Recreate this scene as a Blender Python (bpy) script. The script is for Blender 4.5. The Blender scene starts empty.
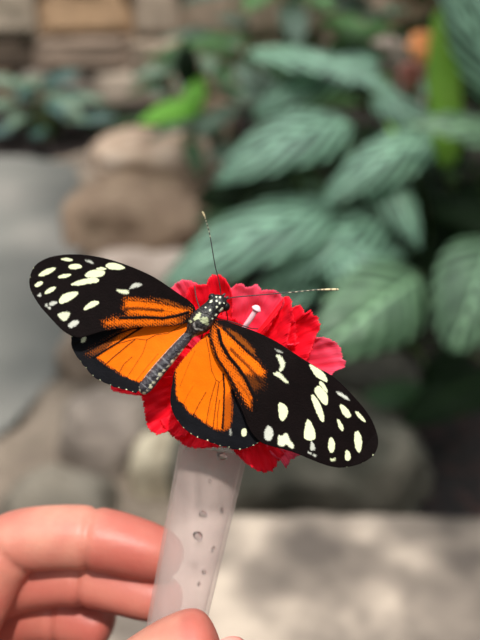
import bpy, math, random
import numpy as np
from mathutils import Vector, noise, Matrix

random.seed(7)
COL = bpy.context.scene.collection
F_PX = 900.0
PITCH = math.radians(30)
CAM = Vector((0, 0, 1.25))
FW = Vector((0, math.cos(PITCH), -math.sin(PITCH)))
RT = Vector((1, 0, 0))
UP = Vector((0, math.sin(PITCH), math.cos(PITCH)))


def P(px, py, d):
    return CAM + d * (FW + (px - 240) / F_PX * RT + (320 - py) / F_PX * UP)


def G(px, py, z=0.0):
    r = FW + (px - 240) / F_PX * RT + (320 - py) / F_PX * UP
    return CAM + r * ((z - CAM.z) / r.z)


def srgb(r, g, b):
    def f(c):
        c /= 255.0
        return c / 12.92 if c <= 0.04045 else ((c + 0.055) / 1.055) ** 2.4
    return (f(r), f(g), f(b), 1.0)


# ------------------------------------------------------------ object helpers
def tag(o, label=None, cat=None, group=None, kind=None):
    if label: o['label'] = label
    if cat: o['category'] = cat
    if group: o['group'] = group
    if kind: o['kind'] = kind
    return o


def thing(name, loc, label, cat, group=None):
    o = bpy.data.objects.new(name, None)
    o.empty_display_size = 0.01
    o.location = loc
    COL.objects.link(o)
    return tag(o, label, cat, group)


def world_loc(o):
    v = Vector((0, 0, 0))
    while o is not None:
        v += o.location
        o = o.parent
    return v


def mk(name, verts, faces, mat, parent=None, origin=None, smooth=True, uvs=None, cols=None):
    """one mesh object from world-space vertices"""
    if parent is not None:
        off = world_loc(parent); loc = Vector((0, 0, 0))
        if origin is not None:
            loc = Vector(origin) - off; off = Vector(origin)
    else:
        off = Vector(origin) if origin is not None else Vector((0, 0, 0)); loc = off
    V = np.asarray([tuple(v) for v in verts] if not isinstance(verts, np.ndarray) else verts, dtype=np.float64)
    V = V - np.array(off)
    me = bpy.data.meshes.new(name)
    if isinstance(faces, np.ndarray):
        n = len(faces)
        me.vertices.add(len(V)); me.vertices.foreach_set('co', V.astype(np.float32).ravel())
        me.loops.add(n * 4); me.loops.foreach_set('vertex_index', faces.astype(np.int32).ravel())
        me.polygons.add(n); me.polygons.foreach_set('loop_start', (np.arange(n) * 4).astype(np.int32))
        me.update(calc_edges=True); me.validate()
    else:
        me.from_pydata([tuple(v) for v in V], [], faces)
    if smooth:
        me.polygons.foreach_set('use_smooth', [True] * len(me.polygons))
    if uvs is not None:
        ul = me.uv_layers.new(name='UVMap')
        vi = np.empty(len(me.loops), dtype=np.int32); me.loops.foreach_get('vertex_index', vi)
        ul.data.foreach_set('uv', np.asarray(uvs, dtype=np.float32)[vi].ravel())
    if cols is not None:
        ca = me.color_attributes.new('Pattern', 'FLOAT_COLOR', 'POINT')
        ca.data.foreach_set('color', np.asarray(cols, dtype=np.float32).ravel())
    me.materials.append(mat)
    me.update()
    o = bpy.data.objects.new(name, me)
    o.location = loc
    if parent is not None: o.parent = parent
    COL.objects.link(o)
    return o


def frame(t, hint=Vector((0.13, 0.31, 0.94))):
    t = t.normalized()
    a = t.cross(hint)
    if a.length < 1e-4: a = t.cross(Vector((1, 0, 0)))
    a.normalize()
    return a, t.cross(a).normalized()


def tube_geo(pts, rads, n=10, cap=True):
    vs, fs = [], []
    m = len(pts)
    for i, p in enumerate(pts):
        t = (pts[min(i + 1, m - 1)] - pts[max(i - 1, 0)])
        a, b = frame(t)
        for k in range(n):
            an = 2 * math.pi * k / n
            vs.append(p + (a * math.cos(an) + b * math.sin(an)) * rads[i])
    for i in range(m - 1):
        for k in range(n):
            fs.append((i * n + k, i * n + (k + 1) % n, (i + 1) * n + (k + 1) % n, (i + 1) * n + k))
    if cap:
        fs.append(tuple(range(n))[::-1]); fs.append(tuple(range((m - 1) * n, m * n)))
    return vs, fs


def smooth_path(pts, k=6):
    out = []
    n = len(pts)
    for i in range(n - 1):
        p0, p1, p2, p3 = pts[max(i - 1, 0)], pts[i], pts[i + 1], pts[min(i + 2, n - 1)]
        for j in range(k):
            t = j / k
            out.append(0.5 * ((2 * p1) + (p2 - p0) * t + (2 * p0 - 5 * p1 + 4 * p2 - p3) * t * t + (3 * p1 - p0 - 3 * p2 + p3) * t ** 3))
    out.append(pts[-1])
    return out


# ------------------------------------------------------------ materials
def new_mat(name):
    m = bpy.data.materials.new(name)
    m.use_nodes = True
    return m, m.node_tree.nodes, m.node_tree.links, m.node_tree.nodes['Principled BSDF']


def noise_mat(name, colors, scale=8.0, rough=0.8, bump=0.3, detail=6.0, stops=None, bscale=None, dist=0.01, coord='Object'):
    m, N, L, b = new_mat(name)
    tc = N.new('ShaderNodeTexCoord')
    nt = N.new('ShaderNodeTexNoise'); nt.inputs['Scale'].default_value = scale; nt.inputs['Detail'].default_value = detail
    L.new(tc.outputs[coord], nt.inputs['Vector'])
    cr = N.new('ShaderNodeValToRGB')
    k = len(colors)
    st = stops or [0.3 + 0.4 * i / max(k - 1, 1) for i in range(k)]
    while len(cr.color_ramp.elements) < k: cr.color_ramp.elements.new(0.5)
    for e, c, s in zip(cr.color_ramp.elements, colors, st):
        e.position = s; e.color = c
    L.new(nt.outputs['Fac'], cr.inputs['Fac'])
    L.new(cr.outputs['Color'], b.inputs['Base Color'])
    b.inputs['Roughness'].default_value = rough
    if bump:
        n2 = N.new('ShaderNodeTexNoise'); n2.inputs['Scale'].default_value = bscale or scale * 4; n2.inputs['Detail'].default_value = 8
        L.new(tc.outputs[coord], n2.inputs['Vector'])
        bp = N.new('ShaderNodeBump'); bp.inputs['Strength'].default_value = bump; bp.inputs['Distance'].default_value = dist
        L.new(n2.outputs['Fac'], bp.inputs['Height']); L.new(bp.outputs['Normal'], b.inputs['Normal'])
    return m


def mth(N, L, op, a, b=None, c=None):
    n = N.new('ShaderNodeMath'); n.operation = op
    for i, v in enumerate((a, b, c)):
        if v is None: continue
        if isinstance(v, (int, float)): n.inputs[i].default_value = v
        else: L.new(v, n.inputs[i])
    return n.outputs[0]


def leaf_mat(name, base, stripe, rough=0.38, n=9, k=3.2, transl=0.25, amount=0.8, midrib=None, spec=.5):
    m, N, L, b = new_mat(name)
    b.inputs['Specular IOR Level'].default_value = spec
    uv = N.new('ShaderNodeUVMap'); uv.uv_map = 'UVMap'
    sp = N.new('ShaderNodeSeparateXYZ'); L.new(uv.outputs['UV'], sp.inputs[0])
    au = mth(N, L, 'ABSOLUTE', mth(N, L, 'SUBTRACT', sp.outputs[0], 0.5))
    ph = mth(N, L, 'SUBTRACT', mth(N, L, 'MULTIPLY', sp.outputs[1], float(n)), mth(N, L, 'MULTIPLY', au, k * 2))
    s = mth(N, L, 'MULTIPLY_ADD', mth(N, L, 'SINE', mth(N, L, 'MULTIPLY', ph, 6.2832)), 0.5, 0.5)
    nt = N.new('ShaderNodeTexNoise'); nt.inputs['Scale'].default_value = 3.4; nt.inputs['Detail'].default_value = 3
    L.new(uv.outputs['UV'], nt.inputs['Vector'])
    fac = mth(N, L, 'MULTIPLY', mth(N, L, 'POWER', s, 1.3), mth(N, L, 'MULTIPLY', mth(N, L, 'POWER', nt.outputs['Fac'], 1.7), amount * 2.3))
    mx = N.new('ShaderNodeMix'); mx.data_type = 'RGBA'; L.new(fac, mx.inputs[0])
    mx.inputs[6].default_value = base; mx.inputs[7].default_value = stripe
    mr = N.new('ShaderNodeMix'); mr.data_type = 'RGBA'
    L.new(mth(N, L, 'LESS_THAN', au, 0.025), mr.inputs[0]); L.new(mx.outputs[2], mr.inputs[6])
    mr.inputs[7].default_value = midrib or stripe
    L.new(mr.outputs[2], b.inputs['Base Color'])
    b.inputs['Roughness'].default_value = rough
    bp = N.new('ShaderNodeBump'); bp.inputs['Strength'].default_value = 0.5; bp.inputs['Distance'].default_value = 0.004
    L.new(s, bp.inputs['Height']); L.new(bp.outputs['Normal'], b.inputs['Normal'])
    tr = N.new('ShaderNodeBsdfTranslucent'); L.new(mr.outputs[2], tr.inputs['Color'])
    ms = N.new('ShaderNodeMixShader'); ms.inputs[0].default_value = transl
    L.new(b.outputs[0], ms.inputs[1]); L.new(tr.outputs[0], ms.inputs[2])
    L.new(ms.outputs[0], N['Material Output'].inputs['Surface'])
    return m


def plain(name, col, rough=0.5, **kw):
    m, N, L, b = new_mat(name)
    b.inputs['Base Color'].default_value = col; b.inputs['Roughness'].default_value = rough
    for k, v in kw.items(): b.inputs[k.replace('_', ' ')].default_value = v
    nt = N.new('ShaderNodeTexNoise'); nt.inputs['Scale'].default_value = 60
    tc = N.new('ShaderNodeTexCoord'); L.new(tc.outputs['Object'], nt.inputs['Vector'])
    mr = N.new('ShaderNodeMapRange'); mr.inputs[3].default_value = max(rough - 0.08, 0.02); mr.inputs[4].default_value = min(rough + 0.08, 1)
    L.new(nt.outputs['Fac'], mr.inputs[0]); L.new(mr.outputs[0], b.inputs['Roughness'])
    return m


# ------------------------------------------------------------ wing patterns
rng = np.random.default_rng(3)


def crop(x0, y0, s, pts):
    return [(x0 + x / s, y0 + y / s) for x, y in pts]


S7 = 480 / 70.0


def sdf(px, py, poly):
    """signed distance, negative inside"""
    P_ = np.array(poly, float); n = len(P_)
    dmin = np.full(px.shape, 1e9); inside = np.zeros(px.shape, bool)
    for i in range(n):
        ax, ay = P_[i]; bx, by = P_[(i + 1) % n]
        ex, ey = bx - ax, by - ay
        t = np.clip(((px - ax) * ex + (py - ay) * ey) / (ex * ex + ey * ey + 1e-12), 0, 1)
        d = np.hypot(px - ax - t * ex, py - ay - t * ey)
        dmin = np.minimum(dmin, d)
        c = ((ay > py) != (by > py)) & (px < (bx - ax) * (py - ay) / (by - ay + 1e-12) + ax)
        inside ^= c
    return np.where(inside, -dmin, dmin)


def pld(px, py, line):
    L_ = np.array(line, float); dmin = np.full(px.shape, 1e9)
    for i in range(len(L_) - 1):
        ax, ay = L_[i]; bx, by = L_[i + 1]; ex, ey = bx - ax, by - ay
        t = np.clip(((px - ax) * ex + (py - ay) * ey) / (ex * ex + ey * ey + 1e-12), 0, 1)
        dmin = np.minimum(dmin, np.hypot(px - ax - t * ex, py - ay - t * ey))
    return dmin


def chaikin(poly, it=2):
    for _ in range(it):
        out = []
        for i in range(len(poly)):
            a, b = poly[i], poly[(i + 1) % len(poly)]
            out += [(a[0] * .75 + b[0] * .25, a[1] * .75 + b[1] * .25), (a[0] * .25 + b[0] * .75, a[1] * .25 + b[1] * .75)]
        poly = out
    return poly


def smst(e0, e1, x):
    t = np.clip((x - e0) / (e1 - e0), 0, 1)
    return t * t * (3 - 2 * t)


def lowfreq(px, py, f, seed):
    r = np.random.default_rng(seed); out = np.zeros(px.shape)
    for _ in range(7):
        a = r.uniform(0, 6.283); w = f * r.uniform(0.6, 1.6)
        out += np.sin((px * math.cos(a) + py * math.sin(a)) * w + r.uniform(0, 6.283))
    return out / 3.5


BLACK = np.array(srgb(15, 8, 8)[:3]); BLUEBLACK = np.array(srgb(18, 18, 22)[:3])
ORANGE = np.array(srgb(244, 112, 0)[:3]); CREAM = np.array(srgb(236, 240, 196)[:3]); GREYSP = np.array(srgb(196, 196, 184)[:3])
BROWN = np.array(srgb(150, 74, 14)[:3])


def wing(name, outline, depth_fn, base_col, lobes, spots, veins, parent, mat, step=0.42, fringe=()):
    ol = np.array(outline, float)
    x0, y0 = ol.min(0) - 1; x1, y1 = ol.max(0) + 1
    xs = np.arange(x0, x1, step); ys = np.arange(y0, y1, step)
    X, Y = np.meshgrid(xs, ys)
    nx, ny = len(xs), len(ys)
    sd = sdf(X, Y, outline)
    cx = (X[:-1, :-1] + X[1:, 1:]) / 2; cy = (Y[:-1, :-1] + Y[1:, 1:]) / 2
    keep = sdf(cx, cy, outline) < 0.0
    idx = np.arange(nx * ny).reshape(ny, nx)
    q = np.stack([idx[:-1, :-1], idx[1:, :-1], idx[1:, 1:], idx[:-1, 1:]], -1)[keep]
    used = np.unique(q); remap = -np.ones(nx * ny, int); remap[used] = np.arange(len(used))
    px = X.ravel()[used].copy(); py = Y.ravel()[used].copy(); q = remap[q]
    # snap the rim onto the outline
    e = np.concatenate([q[:, [0, 1]], q[:, [1, 2]], q[:, [2, 3]], q[:, [3, 0]]]); es = np.sort(e, 1)
    u, cnt = np.unique(es, axis=0, return_counts=True)
    rim = np.unique(u[cnt == 1])
    bx, by = px[rim], py[rim]; best = np.full(len(rim), 1e9); sx = bx.copy(); sy = by.copy()
    for i in range(len(ol)):
        ax, ay = ol[i]; cx_, cy_ = ol[(i + 1) % len(ol)]; ex, ey = cx_ - ax, cy_ - ay
        t = np.clip(((bx - ax) * ex + (by - ay) * ey) / (ex * ex + ey * ey + 1e-12), 0, 1)
        qx, qy = ax + t * ex, ay + t * ey; d = np.hypot(bx - qx, by - qy); w = d < best
        best[w] = d[w]; sx[w] = qx[w]; sy[w] = qy[w]
    px[rim] = sx; py[rim] = sy
    d = depth_fn(px, py)
    # pattern
    n = len(px)
    h1 = rng.uniform(-1, 1, n); lf = lowfreq(px, py, 1.6, 5); lf2 = lowfreq(px, py, 0.35, 9); st = lowfreq(px, py, 3.4, 17) + 0.6 * h1
    c = base_col[None, :] * (1 + 0.14 * lf2[:, None] + 0.16 * h1[:, None])
    ridge = np.zeros(n)
    for poly, col, soft, speck, strength in lobes:
        s_ = sdf(px, py, poly) + lf * 0.5 * soft + st * speck * (2.9 if soft > 1.5 else 1.0)
        a = (1 - smst(-soft, soft * 0.6, s_)) * strength
        a = a * (1 - 0.6 * smst(0.35, 1.3, st) * smst(-4.5, -0.5, s_) * (speck > 0.7) * (soft > 1.5)) * (1 - 0.3 * smst(0.6, 1.4, st) * (soft > 1.5)) * (1 - 0.18 * smst(0.9, 1.6, st))
        cc = np.array(col)[None, :] * (1 + 0.05 * lf2[:, None] + 0.03 * h1[:, None])
        c = c * (1 - a[:, None]) + cc * a[:, None]
    for line, w, strength, speck in veins:
        dd = pld(px, py, line) + (st * 0.9 if speck > .45 else h1) * speck
        a = (1 - smst(w * 0.5, w * 1.25, dd)) * strength
        c = c * (1 - a[:, None]) + (BLACK * 0.9)[None, :] * a[:, None]
        ridge = np.maximum(ridge, np.exp(-(dd / 1.1) ** 2) * min(w, 1))
    for poly, col in spots:
        s_ = sdf(px, py, chaikin(poly, 1)) - 0.1 + lf * 0.22 + h1 * (0.28 if col is CREAM else 0.75)
        a = 1 - smst(-0.45, 0.35, s_)
        c = c * (1 - a[:, None]) + col[None, :] * a[:, None]
    for fx, fy, r in fringe:
        r = r * (0.62 + 0.3 * math.sin(fx * 3.1)); a = 1 - smst(r * 0.6, r * 1.1, np.hypot((px - fx), (py - fy)) + 0.3 * h1)
        c = c * (1 - a[:, None]) + CREAM[None, :] * a[:, None]
    c = np.clip(c, 0.002, 1)
    d = d - ridge * 0.00006 + lowfreq(px, py, 0.06, 2) * 0.00025
    RTn, UPn, FWn, Cn = map(np.array, (RT, UP, FW, CAM))
    V = Cn[None] + d[:, None] * (FWn[None] + ((px - 240) / F_PX)[:, None] * RTn[None] + ((320 - py) / F_PX)[:, None] * UPn[None])
    o = mk(name, V, q.astype(np.int32), mat, parent, cols=np.concatenate([c, np.ones((n, 1))], 1))
    md = o.modifiers.new('thickness', 'SOLIDIFY'); md.thickness = 0.00014; md.offset = 1.0
    return o


m_wing, N, L, b = new_mat('wing_scales')
at = N.new('ShaderNodeAttribute'); at.attribute_name = 'Pattern'
L.new(at.outputs['Color'], b.inputs['Base Color']); b.inputs['Roughness'].default_value = 0.62
b.inputs['Specular IOR Level'].default_value = 0.07
nt = N.new('ShaderNodeTexNoise'); nt.inputs['Scale'].default_value = 2600; nt.inputs['Detail'].default_value = 2
tc = N.new('ShaderNodeTexCoord'); L.new(tc.outputs['Object'], nt.inputs['Vector'])
bp = N.new('ShaderNodeBump'); bp.inputs['Strength'].default_value = 0.35; bp.inputs['Distance'].default_value = 0.0002
L.new(nt.outputs['Fac'], bp.inputs['Height']); L.new(bp.outputs['Normal'], b.inputs['Normal'])

m_body, N, L, b = new_mat('body_scales')
at = N.new('ShaderNodeAttribute'); at.attribute_name = 'Pattern'
L.new(at.outputs['Color'], b.inputs['Base Color']); b.inputs['Roughness'].default_value = 0.5
nt = N.new('ShaderNodeTexNoise'); nt.inputs['Scale'].default_value = 1500; nt.inputs['Detail'].default_value = 3
tc = N.new('ShaderNodeTexCoord'); L.new(tc.outputs['Object'], nt.inputs['Vector'])
bp = N.new('ShaderNodeBump'); bp.inputs['Strength'].default_value = 0.8; bp.inputs['Distance'].default_value = 0.0004
L.new(nt.outputs['Fac'], bp.inputs['Height']); L.new(bp.outputs['Normal'], b.inputs['Normal'])

D0 = 0.190
bfly = thing('butterfly', P(200, 325, 0.193),
             'orange and black longwing butterfly with cream spots, wings spread, perched on a red flower', 'butterfly')


def dep(bx, by, ux, uy, k, camber, off=0.0, ln=180.0):
    sc = D0 / F_PX
    def f(px, py):
        t = (px - bx) * ux + (py - by) * uy
        tt = np.clip(t / ln, 0, 1.1)
        return D0 - k * t * sc - camber * tt * (1 - tt) * 4 + off
    return f


# left forewing
LF = [(194.5, 315), (196, 307.8), (188.8, 300.3), (182.7, 296.4), (172.5, 289.4), (162.3, 282.2), (151.3, 275.4), (138.3, 269.4), (123.8, 263.9),
      (109, 259.2), (94.6, 256), (80, 254.3), (63.8, 254.3), (49.2, 257), (39, 261.8), (33, 267.6), (30, 275.6), (29, 283), (31, 291.7),
      (34.6, 297.8), (40.4, 307), (48, 315.2), (54, 322), (60, 328.2), (64.4, 332), (71, 335.8), (78, 337.6), (82, 337.6), (89, 335.4), (102.3, 331), (115.4, 329.2),
      (130, 328), (134.6, 327), (156.5, 326.6), (175.4, 326), (188.5, 322.5), (194, 319)]
LF = chaikin(LF, 2)
c1 = lambda p: crop(20, 245, S7, p)
c2 = lambda p: crop(80, 245, S7, p)
LFs = [(c1([(122, 208), (155, 180), (195, 160), (240, 154), (248, 160), (215, 190), (175, 208), (138, 216)]), CREAM),
       (c1([(98, 280), (112, 260), (150, 247), (160, 262), (122, 292)]), CREAM),
       (c1([(165, 332), (190, 300), (235, 283), (250, 292), (220, 322), (175, 338)]), CREAM),
       (c1([(118, 347), (140, 326), (146, 352), (128, 357)]), GREYSP),
       (c1([(200, 405), (220, 383), (265, 390), (225, 417), (205, 414)]), GREYSP),
       (c1([(170, 405), (188, 403), (190, 420), (174, 422)]), GREYSP), (c1([(190, 425), (208, 424), (210, 438), (195, 440)]), GREYSP),
       (c1([(275, 362), (300, 336), (355, 320), (407, 321), (382, 355), (335, 385), (282, 407), (266, 392)]), CREAM),
       (c1([(255, 220), (288, 202), (335, 196), (355, 203), (322, 222), (272, 230)]), CREAM),
       (c1([(328, 150), (348, 132), (400, 128), (428, 145), (412, 162), (350, 168)]), CREAM),
       (c1([(272, 95), (310, 88), (350, 93), (367, 105), (325, 114)]), CREAM),
       ([(69.5, 285.3), (75.4, 281.6), (82.7, 279.4), (91.7, 277.2), (99.3, 278.6), (98.4, 282.2), (88.8, 283.6), (80, 285.4)], CREAM),
       (c2([(32, 212), (45, 190), (75, 174), (112, 170), (172, 176), (166, 210), (112, 222), (48, 222)]), CREAM),
       (c2([(102, 165), (140, 150), (190, 163), (155, 175)]), CREAM),
       (c2([(168, 143), (200, 121), (250, 125), (318, 155), (272, 171), (205, 167)]), CREAM),
       (c2([(28, 96), (70, 106), (97, 130), (60, 120)]), GREYSP),
       (c2([(240, 304), (290, 308), (332, 310), (338, 330), (312, 338), (272, 326)]), CREAM * 0.75 + GREYSP * 0.25),
       (c2([(335, 302), (360, 270), (390, 257), (432, 270), (395, 288), (352, 300)]), GREYSP),
       (c2([(18, 452), (42, 412), (88, 380), (137, 390), (112, 415), (62, 437)]), CREAM),
       ([(57, 314.8), (62, 312.2), (70.5, 311.8), (68.5, 317.5), (65.5, 321), (61, 320)], CREAM * 0.6 + GREYSP * 0.4),
       ([(67.5, 325.6), (71.5, 321.6), (77.5, 320), (79.3, 322.5), (76, 325.5), (70.3, 328.3)], GREYSP * 1.1)]
LFl = [([(126, 299.3), (137.5, 299.3), (153.5, 301.6), (171, 305.5), (190, 309.6), (189, 312), (175.4, 315), (160.8, 317.3), (146, 316), (128.8, 314.6), (124, 308)], ORANGE * 0.93, 2.0, 1.0, 1.0),
       ([(104, 321.5), (120, 318), (146, 318.4), (163.8, 318.8), (178, 316.8), (184, 317), (178.3, 322.5), (156.5, 325), (134.6, 325.4), (120, 325), (106, 325.6)], ORANGE * 0.82, 2.0, 1.1, 0.95),
       ([(152, 297.8), (166, 299.5), (190, 308.6), (172, 305)], BROWN, 1.2, 0.8, 0.7)]
LFv = [([(126, 308.6), (140, 308.5), (150, 309.5), (162, 310.5)], 1.6, 0.85, 1.2), ([(150, 309.5), (172, 311.5)], 0.5, 0.5, 0.3),
       ([(120, 318), (146, 317.4), (163, 318.2), (176, 316), (188, 312.2)], 1.5, 1.0, 0.4),
       ([(128, 300), (153, 302), (171, 305.3), (190, 309.8)], 0.6, 0.6, 0.4),
       ([(186, 316), (178, 319.5)], 1.4, 0.6, 1.0)]
wing('forewing', LF, dep(196, 315, -0.97, -0.2, 0.22, 0.0012), BLACK, LFl, LFs, LFv, bfly, m_wing,
     fringe=[(33.2, 267.8, .7), (30.3, 277, .6), (31.5, 292.5, .6)])

# left hindwing (its front margin is tucked under the forewing)
LH = [(190.5, 322), (193, 330), (188, 337), (178, 350), (166, 364), (152, 378), (141, 388), (136, 393.2), (131, 391.6), (126, 390), (122, 389.4), (118.8, 387.8), (114, 387.2),
      (110, 384.8), (105, 383), (100, 380.2), (96, 378.6), (91.4, 374.6), (88.5, 371.5), (86, 367.6), (82.8, 365), (80.4, 360.8), (76.5, 356.5), (73.9, 351.4), (72.2, 348), (71.2, 343.6), (71.5, 340), (71, 335.6), (80, 331),
      (100, 325), (130, 322), (160, 321), (180, 319)]
LHs = [([(80.8, 341), (82.3, 338), (85.6, 336.4), (86.6, 338), (85.3, 341), (81.8, 342.8)], CREAM * 0.7 + GREYSP * 0.4)]
LHl = [([(96.5, 357.8), (106.7, 365), (119.8, 373.4), (129, 378.6), (139, 382.5), (152, 374), (172, 352), (190, 332), (189, 323), (160, 320), (128, 325), (118, 335), (110, 344)], ORANGE, 1.4, 0.8, 1.0),
       ([(88, 353.4), (102.3, 344.4), (118.3, 333.4), (132, 327), (127, 333.5), (112, 344.5), (98, 354.5)], BROWN * 0.8, 1.6, 1.3, 0.8)]
LHv = [([(87, 351.5), (102, 343), (118, 334), (130, 329.4), (140, 327.6)], 0.8, 1, 0.3),
       ([(94, 357.5), (106, 350), (118, 342.7), (130, 334.6), (142, 327.3)], 1.0, 1, 0.3),
       ([(104, 366), (112, 358.5), (124, 348.5), (134.8, 339.6)], 0.65, 0.85, 0.25),
       ([(116, 343.8), (122, 342.6), (136, 338.7), (146.5, 340), (156, 334.8), (168, 333.3), (175, 329.5), (182, 325.5)], 0.45, 0.75, 0.15),
       ([(118, 375), (124, 364), (132, 357)], 0.5, 0.7, 0.25), ([(126, 379), (134, 367), (143, 353), (147, 340)], 0.45, 0.6, 0.2),
       ([(136, 381), (147, 367), (158, 354)], 0.45, 0.5, 0.2),
       ([(110, 327.5), (120, 325.4), (134, 325.2), (156, 325), (176, 324)], 1.2, 1.0, 0.2),
       ([(73, 345), (80, 341), (87, 337)], 0.8, 1.0, 0.2)]
LHf = [(80.6, 361, .9), (86.2, 367.8, .9), (76, 356, .6), (110.5, 385, 1.1), (118.8, 387.4, 1.0), (126.5, 389.6, .9), (133, 391.6, .9), (100, 380, .7), (93, 375.5, .6), (71.6, 336.6, .7)]
wing('hindwing', LH, dep(192, 322, -0.9, 0.3, 0.10, 0.0006, 0.0009), BLUEBLACK, LHl, LHs, LHv, bfly, m_wing, fringe=LHf)

# right forewing
RF = [(211, 322), (216.5, 319.6), (226, 321), (234, 323.6), (239, 325.6), (250, 329.3), (259.6, 333.2), (270, 338.2), (280, 343.6), (292, 351.6), (303.8, 359.6),
      (318.3, 368.2), (331.7, 375), (343.3, 385.3), (355, 397.7), (365.2, 409.4), (372.5, 421), (377.4, 434), (378.3, 441), (377.6, 447.5),
      (374, 455.2), (365.2, 461.6), (355, 465.6), (341, 467.9), (331, 466.6), (320.8, 463.4), (309, 458.6), (299, 454.3), (288.8, 450.6), (280, 448.2),
      (269, 445.6), (259.4, 442), (249, 429.6), (243.3, 413), (236.2, 398), (229, 380), (226.7, 373.4), (217, 361), (210.6, 346), (209, 333)]
RF = chaikin(RF, 2)
c3 = lambda p: crop(260, 330, S7, p)
c4 = lambda p: crop(280, 400, S7, p)
c5 = lambda p: crop(320, 370, S7, p)
c6 = lambda p: crop(320, 410, S7, p)
c7 = lambda p: crop(220, 380, S7, p)
c8 = lambda p: crop(300, 360, 9.6, p)
RFs = [(c3([(98, 126), (118, 136), (155, 150), (152, 160), (118, 148)]), GREYSP * 0.7),
       (c3([(108, 172), (128, 168), (155, 190), (174, 230), (162, 262), (142, 290), (128, 278), (142, 245), (128, 210)]), CREAM * 0.55 + GREYSP * 0.45),
       (c3([(86, 300), (125, 282), (160, 318), (198, 364), (178, 362), (140, 334)]), CREAM * 0.8 + GREYSP * 0.2),
       (c8([(82, 48), (100, 38), (180, 85), (235, 130), (262, 190), (258, 218), (205, 190), (140, 150), (110, 90)]), CREAM),
       (c8([(180, 205), (205, 205), (245, 250), (265, 300), (255, 318), (215, 270), (185, 230)]), CREAM),
       (c8([(135, 275), (180, 240), (215, 275), (262, 330), (268, 380), (262, 425), (240, 435), (200, 395), (145, 320)]), CREAM),
       ([(310.5, 395.6), (313.3, 394), (319.5, 402.5), (322.6, 410.5), (324.2, 417.5), (323.4, 422.5), (320, 420), (315, 409.5)], CREAM),
       (c4([(185, 128), (205, 138), (234, 198), (246, 250), (226, 279), (168, 272), (163, 230), (175, 165)]), CREAM),
       (c4([(210, 290), (224, 284), (246, 342), (205, 346)]), GREYSP),
       (c4([(190, 352), (215, 360), (212, 372), (192, 364)]), GREYSP), (c4([(228, 368), (250, 376), (245, 388), (226, 382)]), GREYSP),
       (c4([(345, 253), (360, 258), (377, 295), (372, 345), (350, 367), (328, 330), (332, 280)]), CREAM),
       (c4([(342, 398), (358, 402), (382, 396), (378, 416), (350, 420)]), CREAM * .8),
       (c5([(130, 228), (172, 248), (212, 300), (207, 325), (180, 328), (148, 290)]), CREAM),
       (c5([(112, 330), (135, 343), (162, 398), (156, 422), (130, 402)]), CREAM),
       (c5([(236, 282), (268, 288), (315, 352), (302, 358), (260, 322)]), CREAM),
       (c5([(112, 143), (160, 163), (207, 207), (180, 202), (124, 167)]), GREYSP * 1.15),
       (c6([(232, 155), (264, 138), (288, 200), (282, 270), (263, 299), (238, 250)]), CREAM),
       (c6([(175, 268), (206, 290), (210, 330), (190, 352), (168, 335)]), CREAM),
       (c7([(398, 150), (440, 163), (467, 200), (462, 240), (432, 286), (410, 268), (400, 220)]), CREAM),
       (c7([(322, 308), (348, 318), (368, 360), (352, 412), (320, 418), (298, 380)]), GREYSP * 1.1),
       (c4([(-12, 235), (8, 250), (45, 218), (60, 258), (102, 326), (75, 332), (45, 300), (20, 318), (-10, 312), (-16, 290)]), CREAM * .6 + GREYSP * .5)]
RFl = [([(217, 325), (226, 331.4), (234.8, 341), (246.5, 352), (258, 360.6), (264.5, 371), (264, 376.5), (254, 375.5), (243, 374), (238, 368), (229, 356), (222, 343.5), (218.3, 331)], ORANGE, 1.6, 0.8, 1.0),
       ([(212.5, 325), (216.3, 330), (219.8, 345), (227, 358), (237, 370), (245.5, 382), (252.5, 398), (250, 407), (245.5, 402), (237, 388), (229.6, 375), (219, 361), (212.2, 345)], ORANGE * 0.86, 1.6, 1.0, 0.95),
       ([(225, 327.5), (236, 332), (245, 340), (254, 349), (256, 355.5), (250, 352.5), (239, 342)], BROWN, 1.5, 1.1, 0.8),
       ([(236, 368), (247, 372), (262, 376), (262, 385), (254, 390), (244, 384)], BROWN * 0.7, 3.0, 1.6, 0.5)]
RFv = [([(218.4, 330), (221.5, 343.5), (229, 356.7), (238, 367), (246, 379), (254, 396), (256, 410)], 1.7, 1.0, 0.6),
       ([(231, 349), (238, 356.5), (247, 365), (254, 373), (260, 382)], 1.5, 0.8, 1.3),
       ([(223, 328.5), (234, 338.5), (246, 350.5), (257, 359.5), (264, 368)], 0.9, 0.95, 0.4),
       ([(211.4, 340), (217.4, 358), (227, 372.5), (235.5, 388), (243, 404), (249, 420)], 1.0, 0.95, 0.3),
       ([(238, 382), (246, 392), (252, 403)], 0.8, .5, 1.0)]
wing('forewing', RF, dep(209, 324, 0.8, 0.6, -0.06, 0.0012), BLACK, RFl, RFs, RFv, bfly, m_wing,
     fringe=[(373.3, 455, 1.1), (362.4, 462.4, 1.0), (347, 467, .5)])

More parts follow.
